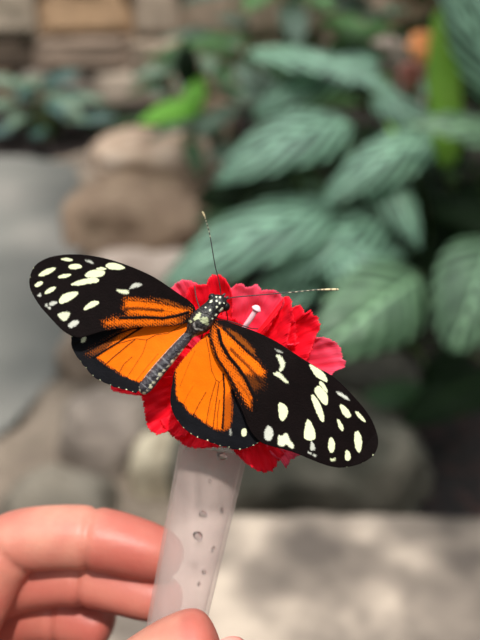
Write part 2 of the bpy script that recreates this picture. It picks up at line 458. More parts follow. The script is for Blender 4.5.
# right hindwing
RH = [(206, 334), (203, 338), (198.5, 341.7), (190, 351), (179.6, 363.5), (175.4, 369), (173.4, 375), (172, 385.4), (171, 390), (170.6, 396), (170.2, 400), (170.9, 405.4),
      (172, 410), (173.8, 414.3), (176.4, 419), (179.2, 422), (181.6, 426), (186, 430), (191.3, 434), (196, 436.8), (201, 439), (207.3, 440.6), (211, 442.6), (214.6, 443.4), (220, 446),
      (226.3, 446.6), (233, 449.2), (240.4, 449.4), (245, 448.6), (249, 447), (254, 445.3), (260, 441.6), (262, 434), (258, 415), (250, 392), (238, 366), (226, 345), (214, 332)]
RHs = [([(241, 431.5), (243, 428.4), (246.2, 428.6), (247, 433), (245.3, 436.4), (242, 436.2)], CREAM),
       ([(229.4, 431), (231.2, 428), (231.8, 434), (230, 436)], GREYSP * .6)]
RHl = [([(206, 333), (198, 341), (180, 362), (175.4, 371), (175.8, 382), (176, 392), (177.4, 399.4), (183, 403.5), (189.4, 413), (194.2, 414.6), (205.8, 423.6), (214.6, 428.6), (221, 431), (223.6, 420), (224.6, 405), (231, 396), (231.5, 386), (227.3, 375), (222, 363), (214, 345)], ORANGE, 1.3, 0.8, 1.0),
       ([(223, 398), (230.5, 390), (232.4, 405), (231.6, 420), (230, 428), (223, 431)], ORANGE * 0.55, 1.4, 1.4, 0.9)]
RHv = [([(223.3, 374), (224.4, 390), (223.6, 410), (222.5, 428)], 0.9, 1, 0.3),
       ([(231.5, 392), (235, 402)], 1.2, .8, .4),
       ([(206, 337), (209, 352), (211.5, 370), (216, 380), (219.6, 382), (224, 378)], 0.4, 0.75, 0.15),
       ([(219, 382), (216.5, 400), (213, 428)], 0.55, 0.8, 0.25), ([(216, 381), (210.5, 400), (206, 424)], 0.5, 0.75, 0.25),
       ([(206, 392), (198.5, 405), (193, 416)], 0.55, 0.7, 0.3), ([(193, 386), (187, 396), (183, 405)], 0.4, 0.4, 0.3),
       ([(195, 351), (188, 366), (180, 386)], 0.4, 0.45, 0.2), ([(217, 388), (214.5, 398), (210, 412), (207, 426)], .3, .3, .2),
       ([(219.6, 400), (217.6, 415), (217, 430)], 0.5, 0.7, 0.25)]
RHf = [(178, 420.6, .9), (183, 427.6, 1.0), (191, 434, 1.1), (197.6, 437, 1.3), (207.6, 440.3, 1.1), (214.6, 443, 1.0), (220, 445.6, 1.0), (240, 449.2, 1.2), (247, 447.4, .9), (257.6, 443, 1.1), (253.5, 445, .8), (229, 447, .7),
       (173.8, 414, .6), (171.4, 406, .6)]
wing('hindwing', RH, dep(209, 335, 0.0, 1.0, -0.05, 0.0006, 0.0009), BLUEBLACK, RHl, RHs, RHv, bfly, m_wing, fringe=RHf)

# body : one continuous surface along the spine
spine = [(140.2, 392.6, 1.2, 0), (141, 391.6, 4.6, 0), (143.5, 388.6, 6.6, 0), (147.5, 384, 7.2, 0), (153, 377, 7.2, 0), (160, 368.5, 6.9, 0), (168, 359, 6.5, 0), (176, 349.6, 6.0, 0),
         (184, 340.5, 5.4, 0), (189.5, 334.2, 5.0, 0), (193.5, 329.6, 8.2, 0), (198, 324.8, 11.2, 0), (202.5, 319.6, 11.6, 0), (207, 314.4, 10.4, 0), (210.5, 310.4, 9.4, 0), (213, 307.8, 8.9, 0),
         (216, 304.6, 9.2, 0), (219, 301.8, 9.2, 0), (222, 299.2, 7.4, 0), (224.4, 296.8, 2.2, 0)]
pts = smooth_path([Vector((a, b_, r)) for a, b_, r, _ in spine], 8)
bv, bc, bf = [], [], []
NR = 64
axis2 = Vector((0.655, -0.756)); perp2 = Vector((0.756, 0.655))
bspots = [(211, 301.4, 1.5, 2.6), (216.3, 297.0, 1.0, 1.0), (220, 297.2, 1.0, 1.5), (216.6, 300.8, 1.25, 1.25), (219.7, 303.2, 1.3, 1.3), (216.6, 306.9, 1.35, 1.35),
          (221.3, 309.6, 1.6, 3.2), (210, 310.2, 1.2, 1.5), (216.2, 315, 1.0, 2.0), (212.6, 318.6, 1.0, 1.0), (205.6, 307.3, 1.2, .8), (224, 303, .8, .8)]
tpatch = [(197.6, 316.4, 2.3, 4.8, .95), (204.8, 320.4, 4.6, 3.6, .7), (207.0, 323.0, 2.4, 1.6, .5), (190.6, 321.5, 2.2, 1.2, .8), (194.5, 337.4, 1.6, 2.8, 1.0)]
abd = [(192.4, 343.4), (188.7, 345.6), (185.6, 348), (183, 351.2), (179.6, 354.2), (176.4, 357.6), (172.7, 361.8), (168.3, 366), (164, 370.4), (160.3, 374.7), (157.2, 378.4), (153.8, 382.6), (150.6, 386.6), (147.3, 390.6), (144, 393.4), (139, 391), (138, 386.6)]
fray = random.Random(5)
for i, p in enumerate(pts):
    r = max(p.z, 0.3)
    for k in range(NR):
        an = 2 * math.pi * k / NR
        ca, sa = math.cos(an), math.sin(an)
        q = (p.x + perp2.x * r * ca, p.y + perp2.y * r * ca)
        dd = D0 - 0.0006 + 0.92 * r * sa * D0 / F_PX
        bv.append(P(q[0], q[1], dd))
        c = np.array(srgb(20, 18, 19)[:3]); x, y = q
        top = sa < 0.15
        nz = noise.noise(Vector((p.x * .9 + ca * 6, p.y * .9, 3)))
        if not (p.x < 190 and p.y > 333) and p.x < 209 and nz > .18: c = np.array(srgb(70, 64, 62)[:3])
        ing = x < 190 and y > 333
        jit = fray.uniform(-.45, .45)
        if ing:
            c = np.array(srgb(58, 54, 60)[:3])
            s_ = ((x - 190) * -0.65 + (y - 333) * 0.76) / 8.2
            if abs((s_ % 1) - 0.5) < 0.07 and s_ > 3: c = np.array(srgb(110, 108, 112)[:3])
            elif ca > -0.1 and ca < 0.35: c = np.array(srgb(40, 36, 42)[:3])
            if ca < -0.9 + .1 * noise.noise(Vector((p.x * .8, p.y * .8, 9))): c = np.array(srgb(170, 165, 150)[:3])
        if top:
            for sx, sy, ra, rb in bspots:
                u_ = (x - sx) * perp2.x + (y - sy) * perp2.y; v_ = (x - sx) * axis2.x + (y - sy) * axis2.y
                if math.hypot(u_ / ra, v_ / rb) < .8 + jit * .35: c = np.array(srgb(238, 240, 212)[:3])
            for sx, sy, ra, rb, g in tpatch:
                u_ = (x - sx) * perp2.x + (y - sy) * perp2.y; v_ = (x - sx) * axis2.x + (y - sy) * axis2.y
                if math.hypot(u_ / ra, v_ / rb) < 1 + jit * .6: c = np.array(srgb(196, 202, 158)[:3]) * g
            dl = min(math.hypot(x - (194 + t_ * 1.0), y - (323.5 + t_ * 5.2)) for t_ in (0, .25, .5, .75, 1))
            dl = min(dl, min(math.hypot(x - (195 + t_ * 7.3), y - (328.7 + t_ * 1.1)) for t_ in (0, .2, .4, .6, .8, 1)))
            if dl < 0.9: c = np.array(srgb(150, 145, 140)[:3])
        for j_, (ax_, ay_) in enumerate(abd):
            if math.hypot(x - ax_, (y - ay_) * (1.3 if j_ % 3 else .8)) < 1.5 + .5 * math.sin(j_ * 2.3) + jit: c = np.array(srgb(214, 210, 180)[:3]) * (0.75 if j_ % 2 else 1)
        bc.append((c[0], c[1], c[2], 1))
for i in range(len(pts) - 1):
    for k in range(NR):
        bf.append((i * NR + k, (i + 1) * NR + k, (i + 1) * NR + (k + 1) % NR, i * NR + (k + 1) % NR))
bf.append(tuple(range(NR))); bf.append(tuple(range((len(pts) - 1) * NR, len(pts) * NR))[::-1])
mk('body', bv, bf, m_body, bfly, cols=bc)
m_eye = plain('glossy_eye', srgb(22, 14, 12), 0.15)


def ball(name, c, r, mat, parent, sc=(1, 1, 1), n=16, origin=None):
    vs, fs = [], []
    for i in range(n + 1):
        th = math.pi * i / n
        for k in range(n * 2):
            ph = math.pi * k / n
            vs.append(c + Vector((r * sc[0] * math.sin(th) * math.cos(ph), r * sc[1] * math.sin(th) * math.sin(ph), r * sc[2] * math.cos(th))))
    for i in range(n):
        for k in range(n * 2):
            fs.append((i * 2 * n + k, (i + 1) * 2 * n + k, (i + 1) * 2 * n + (k + 1) % (2 * n), i * 2 * n + (k + 1) % (2 * n)))
    return mk(name, vs, fs, mat, parent, origin=origin)


ball('eye', P(225.6, 306.6, D0 - 0.0006), 0.00098, m_eye, bfly)
ball('eye', P(212.2, 297.2, D0 - 0.0004), 0.00082, m_eye, bfly)
# antennae
m_ant, N, L, b = new_mat('antenna_banded')
at = N.new('ShaderNodeAttribute'); at.attribute_name = 'Pattern'; L.new(at.outputs['Color'], b.inputs['Base Color'])
b.inputs['Roughness'].default_value = 0.5


def antenna(path, d_end):
    n = len(path)
    pp = smooth_path([P(x, y, D0 - 0.0008 + (d_end) * i / (n - 1)) for i, (x, y) in enumerate(path)], 14)
    m = len(pp)
    rads = [0.00011 + 0.00012 * smooth01((i / m - 0.72) / 0.2) for i in range(m)]
    rads[-1] = 0.0001
    vs, fs = tube_geo(pp, rads, 8)
    cs = []
    for i in range(m):
        t = i / m
        k = np.array(srgb(38, 30, 30)[:3])
        if t > 0.55 and (i % 3 == 0): k = np.array(srgb(200, 190, 160)[:3])
        if t > 0.82: k = np.array(srgb(222, 205, 160)[:3]) if i % 4 else np.array(srgb(110, 90, 70)[:3])
        cs += [(k[0], k[1], k[2], 1)] * 8
    mk('antenna', vs, fs, m_ant, bfly, cols=cs)


def smooth01(t):
    t = min(max(t, 0), 1); return t * t * (3 - 2 * t)


antenna([(221.3, 296), (218.8, 280), (215, 265), (210, 236), (205.5, 219), (202.3, 211.5)], -0.002)
antenna([(226, 299), (236, 297), (256.7, 295.2), (290, 292.4), (316.7, 289.9), (338.6, 289.4)], -0.001)
m_leg = plain('leg_chitin', srgb(60, 48, 48), 0.4)
for path in ([(203, 312, .1900), (199, 306, .1905), (196, 296, .1935), (194.6, 286, .198)],
             [(222, 312, .1900), (226, 311, .1905), (227.6, 318, .193), (227.8, 321.5, .197)],
             [(214, 318, .1908), (232, 322, .1935), (250, 328, .195), (258, 328.8, .1975)],
             [(199, 322, .1910), (185, 330, .1955), (178, 342, .1985)],
             [(203, 326, .1915), (200, 350, .196), (196, 364, .1995)],
             [(207, 320, .1915), (224, 335, .196), (236, 350, .1995)]):
    vs, fs = tube_geo(smooth_path([P(*a) for a in path], 6), [0.00013] * (6 * (len(path) - 1) + 1), 7)
    mk('leg', vs, fs, m_leg, bfly)
for s in (-1, 1):
    base = Vector((223.5 + 1.6 * s, 298.4 + 1.4 * s))
    vs, fs = tube_geo([P(base.x, base.y, D0 - .0006), P(base.x + 2, base.y - 2.4, D0 - .0008), P(base.x + 3.6, base.y - 3.6, D0 - .0007)], [.0003, .00028, .00008], 8)
    mk('palp', vs, fs, m_leg, bfly)

# ------------------------------------------------------------ red flower
def petal_mat(name, col, pink, sheen=0.35):
    m, N, L, b = new_mat(name)
    uv = N.new('ShaderNodeUVMap'); uv.uv_map = 'UVMap'
    sp = N.new('ShaderNodeSeparateXYZ'); L.new(uv.outputs['UV'], sp.inputs[0])
    mp = N.new('ShaderNodeMapping'); mp.inputs['Scale'].default_value = (26, 1.6, 1); L.new(uv.outputs['UV'], mp.inputs['Vector'])
    nt = N.new('ShaderNodeTexNoise'); nt.inputs['Scale'].default_value = 1.2; nt.inputs['Detail'].default_value = 4
    L.new(mp.outputs[0], nt.inputs['Vector'])
    fac = mth(N, L, 'MULTIPLY', nt.outputs['Fac'], mth(N, L, 'POWER', sp.outputs[1], 2.0))
    mx = N.new('ShaderNodeMix'); mx.data_type = 'RGBA'; L.new(fac, mx.inputs[0])
    mx.inputs[6].default_value = col; mx.inputs[7].default_value = pink
    L.new(mx.outputs[2], b.inputs['Base Color']); b.inputs['Roughness'].default_value = 0.6
    b.inputs['Specular IOR Level'].default_value = 0.25
    b.inputs['Sheen Weight'].default_value = sheen; b.inputs['Sheen Tint'].default_value = (1, .45, .55, 1); b.inputs['Sheen Roughness'].default_value = 0.4
    bp = N.new('ShaderNodeBump'); bp.inputs['Strength'].default_value = 0.25; bp.inputs['Distance'].default_value = 0.0003
    L.new(nt.outputs['Fac'], bp.inputs['Height']); L.new(bp.outputs['Normal'], b.inputs['Normal'])
    tr = N.new('ShaderNodeBsdfTranslucent'); L.new(mx.outputs[2], tr.inputs['Color'])
    ms = N.new('ShaderNodeMixShader'); ms.inputs[0].default_value = 0.38
    L.new(b.outputs[0], ms.inputs[1]); L.new(tr.outputs[0], ms.inputs[2])
    L.new(ms.outputs[0], N['Material Output'].inputs['Surface'])
    return m


m_red = petal_mat('petal_red', srgb(255, 0, 30), srgb(255, 36, 66), .12)
m_pink = petal_mat('petal_pink', srgb(255, 36, 76), srgb(255, 120, 150), 0.3)
FC = (226, 372); FD = 0.2065
flower = thing('flower', P(FC[0], FC[1], FD + 0.003), 'ruffled red flower in the mouth of the clear plastic tube, under the butterfly', 'flower')


def petal(edge, mat, d_edge, amp=0.0012, waves=4.0, seed=0, cup=0.002, serr=1.3, label=None, c=FC, dc=FD):
    r = random.Random(seed)
    E = smooth_path([Vector((x, y)) for x, y in edge], 10)
    # resample evenly
    acc = [0]
    for i in range(1, len(E)): acc.append(acc[-1] + (E[i] - E[i - 1]).length)
    M = max(int(acc[-1] / 0.9), 30); pts = []
    j = 0
    for i in range(M + 1):
        s = acc[-1] * i / M
        while j < len(acc) - 2 and acc[j + 1] < s: j += 1
        f = (s - acc[j]) / max(acc[j + 1] - acc[j], 1e-9)
        pts.append(E[j].lerp(E[j + 1], min(f, 1)))
    T = 34; vs, fs, uv = [], [], []
    ph = r.uniform(0, 6.28)
    cc = Vector(c)
    for i, e in enumerate(pts):
        s = i / M
        jag = serr * (r.uniform(-1, 1) * 0.45 + 0.5 * math.sin(i * 1.9 + ph) + 0.4 * math.sin(i * 0.8 + ph * 2))
        dirv = (e - cc); ln = dirv.length; dn = dirv / ln
        ee = e + dn * jag
        for k in range(T + 1):
            t = k / T
            q = cc.lerp(e, t) + (ee - e) * smooth01((t - 0.86) / 0.14)
            d = dc + (d_edge - dc) * t ** 1.4
            d += cup * math.sin(math.pi * t) * 0.6
            d += amp * (t ** 2) * (0.6 * math.sin(s * waves * 3.6 + ph) + 0.16 * math.sin(s * waves * 2.3 * 6.283 + ph * 3 + t * 3))
            d += 0.0008 * t * abs(2 * s - 1) ** 2
            d += noise.noise(Vector((q.x * .09, q.y * .09, seed * 3.1))) * 0.0012 * t
            vs.append(P(q.x, q.y, d)); uv.append((s, t))
    for i in range(M):
        for k in range(T):
            a = i * (T + 1) + k
            fs.append((a, a + 1, a + T + 2, a + T + 1))
    o = mk('petal', vs, fs, mat, flower, uvs=uv)
    md = o.modifiers.new('thickness', 'SOLIDIFY'); md.thickness = 0.0002; md.offset = 0
    if label: o['label'] = label
    return o


petal([(166, 330), (166, 304), (172, 288), (181, 280.5), (191, 281), (199, 285), (206, 290)], m_pink, .2015, seed=1, label='pink petal behind the left forewing')
petal([(186, 310), (187, 292), (191, 286.5), (199, 285), (206, 284.5), (210, 277), (217, 274.6), (224, 278), (229, 286), (232, 296), (232, 312)], m_red, .1985, seed=2, amp=.0008)
petal([(222, 306), (226, 292), (233, 287), (241, 283.5), (247, 287.5), (253, 286), (257, 284.5), (262, 290), (272, 290), (280, 294), (284, 301), (288, 316), (286, 330)], m_pink, .2002, seed=3, amp=.0007, label='pink petal behind the white pistil')
petal([(268, 330), (280, 308), (283.5, 298), (287, 296.5), (291, 299), (292, 310), (296, 330), (296, 345)], m_red, .1990, seed=4, amp=.0016)
petal([(286, 350), (291, 322), (292.5, 310), (297, 305.5), (302, 307), (304, 312.5), (308, 313), (311, 309.5), (312, 314), (318, 318), (320, 328), (316, 335), (312, 348), (306, 362)], m_red, .1982, seed=5, amp=.0012)
petal([(284, 345), (298, 343), (312, 338.5), (325, 337.6), (336, 343), (341, 350), (342, 358), (346, 363), (343, 368), (337, 370), (331, 375), (318, 388)], m_pink, .2002, seed=6, amp=.0012, label='pink petal at the right edge of the flower')
petal([(330, 372), (320, 398), (308, 424), (300, 440), (300, 452)], m_red, .2015, seed=7)
petal([(306, 436), (304, 449), (299, 455), (292, 459), (288, 464), (286, 468), (282, 461), (272, 455)], m_pink, .2000, seed=8, amp=.0006, label='pink petal tip under the right forewing')
petal([(286, 452), (278, 462), (272, 470.5), (262, 472), (255, 469), (246, 463), (239, 456), (232, 449), (225, 440)], m_red, .2003, seed=9, serr=1.6)
petal([(245, 440), (236, 444), (226, 446.5), (212, 447.5), (196, 448), (186, 446), (178, 440), (168, 432), (160, 420)], m_red, .2010, seed=10)
petal([(186, 436), (176, 437), (170, 431), (164, 432.5), (157, 434), (150, 430), (146, 420), (143.5, 404), (142.5, 392), (146, 378)], m_red, .1995, seed=11, amp=.0009, serr=1.5)
petal([(150, 400), (142, 396), (132, 394.5), (120, 392.5), (111, 388.5), (118, 376), (132, 356), (146, 338), (160, 320)], m_red, .2030, seed=12)
petal([(150, 345), (146, 330), (152, 312), (164, 300), (176, 296)], m_red, .2040, seed=13)
petal([(200, 330), (208, 318), (224, 316), (240, 322), (252, 338), (254, 352)], m_red, .2000, seed=14, amp=.001)
petal([(190, 420), (180, 400), (184, 372), (196, 350), (208, 338)], m_red, .2005, seed=15, amp=.001)
petal([(262, 360), (268, 384), (262, 408), (244, 422), (222, 426), (200, 420)], m_red, .2005, seed=16, amp=.001)
m_pist = plain('pistil_white', srgb(255, 205, 214), 0.45)
vs, fs = tube_geo(smooth_path([P(232, 345, .203), P(242, 331, .199), (P(249, 321, .1975)), P(254.5, 312.5, .1965), P(256.5, 309, .1962), P(258.5, 306, .196)], 4),
                  [.0006] * 13 + [.00065, .0008, .00105, .00115, .0010, .0008, .0006, .00035, .0001], 12)
mk('pistil', vs, fs, m_pist, flower)
m_green = plain('calyx_green', srgb(70, 110, 50), 0.5)
vs, fs = tube_geo([P(226, 374, .2075), P(221, 400, .2095), P(217, 425, .211), P(215, 436, .2115), P(213.4, 446, .2115)], [.004, .0058, .0056, .004, .0014], 20)
mk('calyx', vs, fs, m_green, flower)

# ------------------------------------------------------------ clear plastic tube
m_tube, N, L, b = new_mat('frosted_plastic')
b.inputs['Base Color'].default_value = srgb(236, 214, 204); b.inputs['Roughness'].default_value = 0.2
tr = N.new('ShaderNodeBsdfTransparent'); tr.inputs['Color'].default_value = (0.97, 0.96, 0.97, 1)
lw = N.new('ShaderNodeLayerWeight'); lw.inputs['Blend'].default_value = 0.35
nt = N.new('ShaderNodeTexNoise'); nt.inputs['Scale'].default_value = 1; nt.inputs['Detail'].default_value = 2
tc = N.new('ShaderNodeTexCoord'); mp = N.new('ShaderNodeMapping'); mp.inputs['Scale'].default_value = (420, 60, 30); mp.inputs['Rotation'].default_value = (0, 0.2, 0)
L.new(tc.outputs['Object'], mp.inputs['Vector']); L.new(mp.outputs[0], nt.inputs['Vector'])
fac = mth(N, L, 'ADD', mth(N, L, 'MULTIPLY', mth(N, L, 'POWER', lw.outputs['Facing'], 2.0), 0.45), mth(N, L, 'MULTIPLY_ADD', nt.outputs['Fac'], 0.20, 0.09))
ms = N.new('ShaderNodeMixShader'); L.new(fac, ms.inputs[0]); L.new(tr.outputs[0], ms.inputs[1]); L.new(b.outputs[0], ms.inputs[2])
L.new(ms.outputs[0], N['Material Output'].inputs['Surface'])
TD = 0.2115
T0 = P(214.2, 446, TD); T1 = P(141, 790, TD)
AX = (T1 - T0); TL = AX.length
ta, tb = frame(AX)
R0, R1 = 0.00815, 0.0057
vs, fs = [], []
prof = [(0, R0), (0.0, R0 + .0007), (0.02, R0 + .0007), (0.022, R0)]
outer = [(0.0, R0)] + [(t, R0 + (R1 - R0) * t) for t in (0.1, .2, .3, .4, .5, .6, .7, .8, .9, .96)] + [(.985, R1 * .8), (.997, R1 * .45), (1.0, 0.0004)]
inner = [(t if t < .97 else t - .012, max(r - 0.0009, 0.0003)) for t, r in outer][::-1]
ring = outer + inner
NT = 48
for t, r in ring:
    for k in range(NT):
        an = 2 * math.pi * k / NT
        vs.append(T0 + AX * t + (ta * math.cos(an) + tb * math.sin(an)) * r)
for i in range(len(ring)):
    j = (i + 1) % len(ring)
    for k in range(NT):
        fs.append((i * NT + k, i * NT + (k + 1) % NT, j * NT + (k + 1) % NT, j * NT + k))
tube = mk('plastic_tube', vs, fs, m_tube, origin=T0)
tag(tube, 'clear frosted plastic tube holding the red flower, pinched between thumb and finger', 'tube')

# water droplets on the tube
m_drop, N, L, b = new_mat('water')
b.inputs['Base Color'].default_value = (1, 1, 1, 1); b.inputs['Roughness'].default_value = 0.03
b.inputs['Transmission Weight'].default_value = 1.0; b.inputs['IOR'].default_value = 1.33
DR = [(222, 456, 5.0, 4.0, 'largest water droplet on the clear tube, just below the red petals'),
      (210, 481, 1.8, 1.8, 'faint tiny water droplet on the tube between the top droplet and the middle pair'),
      (203, 514, 4.0, 3.6, 'round water droplet on the tube, above left of the brightest droplet ring'),
      (198, 536, 5.2, 4.6, 'wide sparkling water droplet on the tube beside the fingertip'),
      (222, 510, 2.6, 3.6, 'tall narrow water droplet near the right rim of the tube'),
      (213, 549, 2.2, 2.8, 'small water droplet on the tube, right of and below the sparkling one'),
      (204, 572, 2.6, 2.6, 'water droplet low on the tube between fingertip and thumb'),
      (199, 584, 1.8, 2.2, 'lowest and tiny water droplet on the tube just above the thumb')]
for x, y, rx, ry, lab in DR:
    # front surface depth of the tube at that pixel
    t = (y - 446) / (790 - 446.0); cxp = 214.2 + (141 - 214.2) * t
    r = R0 + (R1 - R0) * t
    off = (x - cxp) * TD / F_PX * 0.978
    z = math.sqrt(max(r * r - off * off, 1e-9))
    cpt = P(x, y, TD - z)
    vs, fs = [], []
    sc = 0.205 / F_PX
    nrm = ((cpt - (T0 + AX * t))); nrm = (nrm - AX.normalized() * nrm.dot(AX.normalized())).normalized()
    al = AX.normalized(); sd_ = al.cross(nrm)
    n = 12
    for i in range(n + 1):
        th = (math.pi / 2) * i / n
        for k in range(24):
            ph = 2 * math.pi * k / 24
            wob = 1 + 0.12 * math.sin(2 * ph + x) + 0.07 * math.sin(3 * ph + y)
            vs.append(cpt + (sd_ * math.cos(ph) * rx + al * math.sin(ph) * ry) * sc * math.sin(th) * wob + nrm * (min(rx, ry) * sc * 0.5 * math.cos(th) + .00002))
    for i in range(n):
        for k in range(24):
            fs.append((i * 24 + k, (i + 1) * 24 + k, (i + 1) * 24 + (k + 1) % 24, i * 24 + (k + 1) % 24))
    fs.append(tuple(n * 24 + k for k in range(24))[::-1])
    tag(mk('water_droplet', vs, fs, m_drop, origin=cpt), lab, 'water droplet', 'water droplets on the tube')

# ------------------------------------------------------------ hand
m_skin, N, L, b = new_mat('skin')
tc = N.new('ShaderNodeTexCoord')
n1 = N.new('ShaderNodeTexNoise'); n1.inputs['Scale'].default_value = 70; n1.inputs['Detail'].default_value = 4; L.new(tc.outputs['Object'], n1.inputs['Vector'])
cr = N.new('ShaderNodeValToRGB'); cr.color_ramp.elements[0].position = .35; cr.color_ramp.elements[0].color = srgb(196, 120, 104); cr.color_ramp.elements[1].position = .68; cr.color_ramp.elements[1].color = srgb(216, 152, 130)
L.new(n1.outputs['Fac'], cr.inputs['Fac'])
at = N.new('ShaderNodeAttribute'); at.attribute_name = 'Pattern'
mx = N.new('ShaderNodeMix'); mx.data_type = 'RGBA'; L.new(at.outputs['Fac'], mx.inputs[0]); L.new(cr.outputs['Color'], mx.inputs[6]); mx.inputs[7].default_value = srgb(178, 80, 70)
L.new(mx.outputs[2], b.inputs['Base Color'])
b.inputs['Roughness'].default_value = 0.48; b.inputs['Subsurface Weight'].default_value = 0.22; b.inputs['Subsurface Radius'].default_value = (1, .3, .2); b.inputs['Subsurface Scale'].default_value = 0.0025
n2 = N.new('ShaderNodeTexNoise'); n2.inputs['Scale'].default_value = 900; n2.inputs['Detail'].default_value = 3; L.new(tc.outputs['Object'], n2.inputs['Vector'])
bp = N.new('ShaderNodeBump'); bp.inputs['Strength'].default_value = 0.15; bp.inputs['Distance'].default_value = 0.0005
L.new(n2.outputs['Fac'], bp.inputs['Height']); L.new(bp.outputs['Normal'], b.inputs['Normal'])

hand_root_loc = P(-150, 860, 0.235)
hand = thing('person', hand_root_loc, 'bare left hand with thumb and curled fingers holding the clear tube', 'person')


def px2m(r, d): return r * d / F_PX


H = {}
def hv(key, px, py, d, r): H[key] = (P(px, py, d), r)


hv('elbowward', -330, 1150, .250, .026)
hv('wrist', -200, 900, .244, .026)
hv('palm', -130, 760, .243, .026)
hv('palm2', -120, 690, .240, .020)
# index
hv('i0', -52, 632, .230, .0125); hv('i1', 8, 541, .231, .0096); hv('i1b', 50, 537, .2285, .0087); hv('i2', 92, 536, .2275, .0086); hv('i3', 140, 548, .2265, .0080); hv('i4', 186, 564, .2275, .0066)
# middle
hv('m0', -90, 640, .252, .0122); hv('m1', -2, 583, .243, .0096); hv('m1b', 42, 577, .2385, .0086); hv('m2', 88, 575, .2360, .0084); hv('m3', 134, 590, .2320, .0078); hv('m4', 186, 606, .2290, .0066)
# ring
hv('r0', -100, 700, .256, .0115); hv('r1', -10, 622, .252, .0092); hv('r1b', 25, 612, .250, .0084); hv('r2', 62, 614, .2465, .0082); hv('r3', 92, 622, .2445, .0080); hv('r4', 114, 632, .2435, .0070)
# little
hv('p0', -110, 760, .256, .0105); hv('p1', -40, 690, .258, .0082); hv('p2', 0, 684, .256, .0074); hv('p3', 40, 700, .252, .0066); hv('p4', 56, 708, .250, .0056)
# thumb
hv('t0', -60, 840, .226, .0165); hv('t1', 40, 770, .208, .0120); hv('t2', 110, 706, .1990, .0102); hv('t3', 158, 672, .1940, .0104); hv('t4', 192, 652, .1938, .0102); hv('t5', 223, 643, .1940, .0094)
edges = [('wrist', 'elbowward'), ('wrist', 'palm'), ('palm', 'palm2'),
         ('palm2', 'i0'), ('i0', 'i1'), ('i1', 'i1b'), ('i1b', 'i2'), ('i2', 'i3'), ('i3', 'i4'),
         ('palm2', 'm0'), ('m0', 'm1'), ('m1', 'm1b'), ('m1b', 'm2'), ('m2', 'm3'), ('m3', 'm4'),
         ('palm2', 'r0'), ('r0', 'r1'), ('r1', 'r1b'), ('r1b', 'r2'), ('r2', 'r3'), ('r3', 'r4'),
         ('palm', 'p0'), ('p0', 'p1'), ('p1', 'p2'), ('p2', 'p3'), ('p3', 'p4'),
         ('palm', 't0'), ('t0', 't1'), ('t1', 't2'), ('t2', 't3'), ('t3', 't4'), ('t4', 't5')]
keys = list(H)


def skin_chain(name, ks, es, parent, mat, root):
    me = bpy.data.meshes.new(name)
    off = world_loc(parent)
    me.from_pydata([tuple((H[k][0] - off) * 10) for k in ks], [(ks.index(a), ks.index(b_)) for a, b_ in es], [])
    o = bpy.data.objects.new(name, me); COL.objects.link(o)
    o.modifiers.new('skin', 'SKIN').use_smooth_shade = True
    sv = me.skin_vertices[0].data
    for k, v in zip(ks, sv):
        v.radius = (H[k][1] * 10, H[k][1] * 10); v.use_root = (k == root)
    sb = o.modifiers.new('sub', 'SUBSURF'); sb.levels = 3; sb.render_levels = 3
    bpy.context.view_layer.update()
    ev = o.evaluated_get(bpy.context.evaluated_depsgraph_get())
    m2 = bpy.data.meshes.new_from_object(ev)
    bpy.data.objects.remove(o)
    return m2


mh = skin_chain('hand', keys, edges, hand, m_skin, 'wrist')
# one closed skin: remesh the union of the chains so the fingers flow into the palm
tmp = bpy.data.objects.new('hand', mh); COL.objects.link(tmp)
rm = tmp.modifiers.new('rm', 'REMESH'); rm.mode = 'VOXEL'; rm.voxel_size = 0.007
sm = tmp.modifiers.new('sm', 'SMOOTH'); sm.iterations = 5; sm.factor = 0.5
bpy.context.view_layer.update()
ev = tmp.evaluated_get(bpy.context.evaluated_depsgraph_get())
mh2 = bpy.data.meshes.new_from_object(ev)
bpy.data.objects.remove(tmp)
hvts = np.empty(len(mh2.vertices) * 3, np.float32); mh2.vertices.foreach_get('co', hvts)
hvts = hvts.reshape(-1, 3) / 10.0
# creases at the finger joints
offv = np.array(world_loc(hand))


def crease(k_prev, k, k_next, depth, w, face=None):
    global hvts
    c = np.array(H[k][0]) - offv; ax = np.array((H[k_next][0] - H[k_prev][0]).normalized())
    rel = hvts - c; al = rel @ ax; rad = np.linalg.norm(rel - al[:, None] * ax, axis=1)
    a = np.exp(-(al / w) ** 2) * (rad < H[k][1] * 1.25)
    dirn = (rel - al[:, None] * ax) / np.maximum(rad, 1e-6)[:, None]
    hvts -= (dirn * (a * depth)[:, None]).astype(np.float32)


crease('i1b', 'i2', 'i3', .0007, .0011); crease('i0', 'i1', 'i1b', .0006, .0015)
crease('m1b', 'm2', 'm3', .0007, .0012); crease('r1b', 'r2', 'r3', .0006, .0012)
red = np.zeros(len(hvts))  # redder fingers: part blood in the skin, part shade mixed into the colour
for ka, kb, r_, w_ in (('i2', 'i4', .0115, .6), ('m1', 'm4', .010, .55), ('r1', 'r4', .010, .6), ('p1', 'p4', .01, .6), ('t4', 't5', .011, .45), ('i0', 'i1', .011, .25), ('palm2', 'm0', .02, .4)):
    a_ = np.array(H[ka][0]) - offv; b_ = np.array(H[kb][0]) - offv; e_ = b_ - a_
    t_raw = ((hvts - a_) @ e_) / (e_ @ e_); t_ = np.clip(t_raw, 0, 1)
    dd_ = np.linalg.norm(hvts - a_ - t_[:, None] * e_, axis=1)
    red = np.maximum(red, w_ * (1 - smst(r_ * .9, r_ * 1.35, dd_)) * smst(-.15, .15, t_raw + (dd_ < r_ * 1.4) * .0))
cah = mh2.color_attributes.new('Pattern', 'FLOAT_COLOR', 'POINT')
cah.data.foreach_set('color', np.repeat(red[:, None], 4, 1).astype(np.float32).ravel())
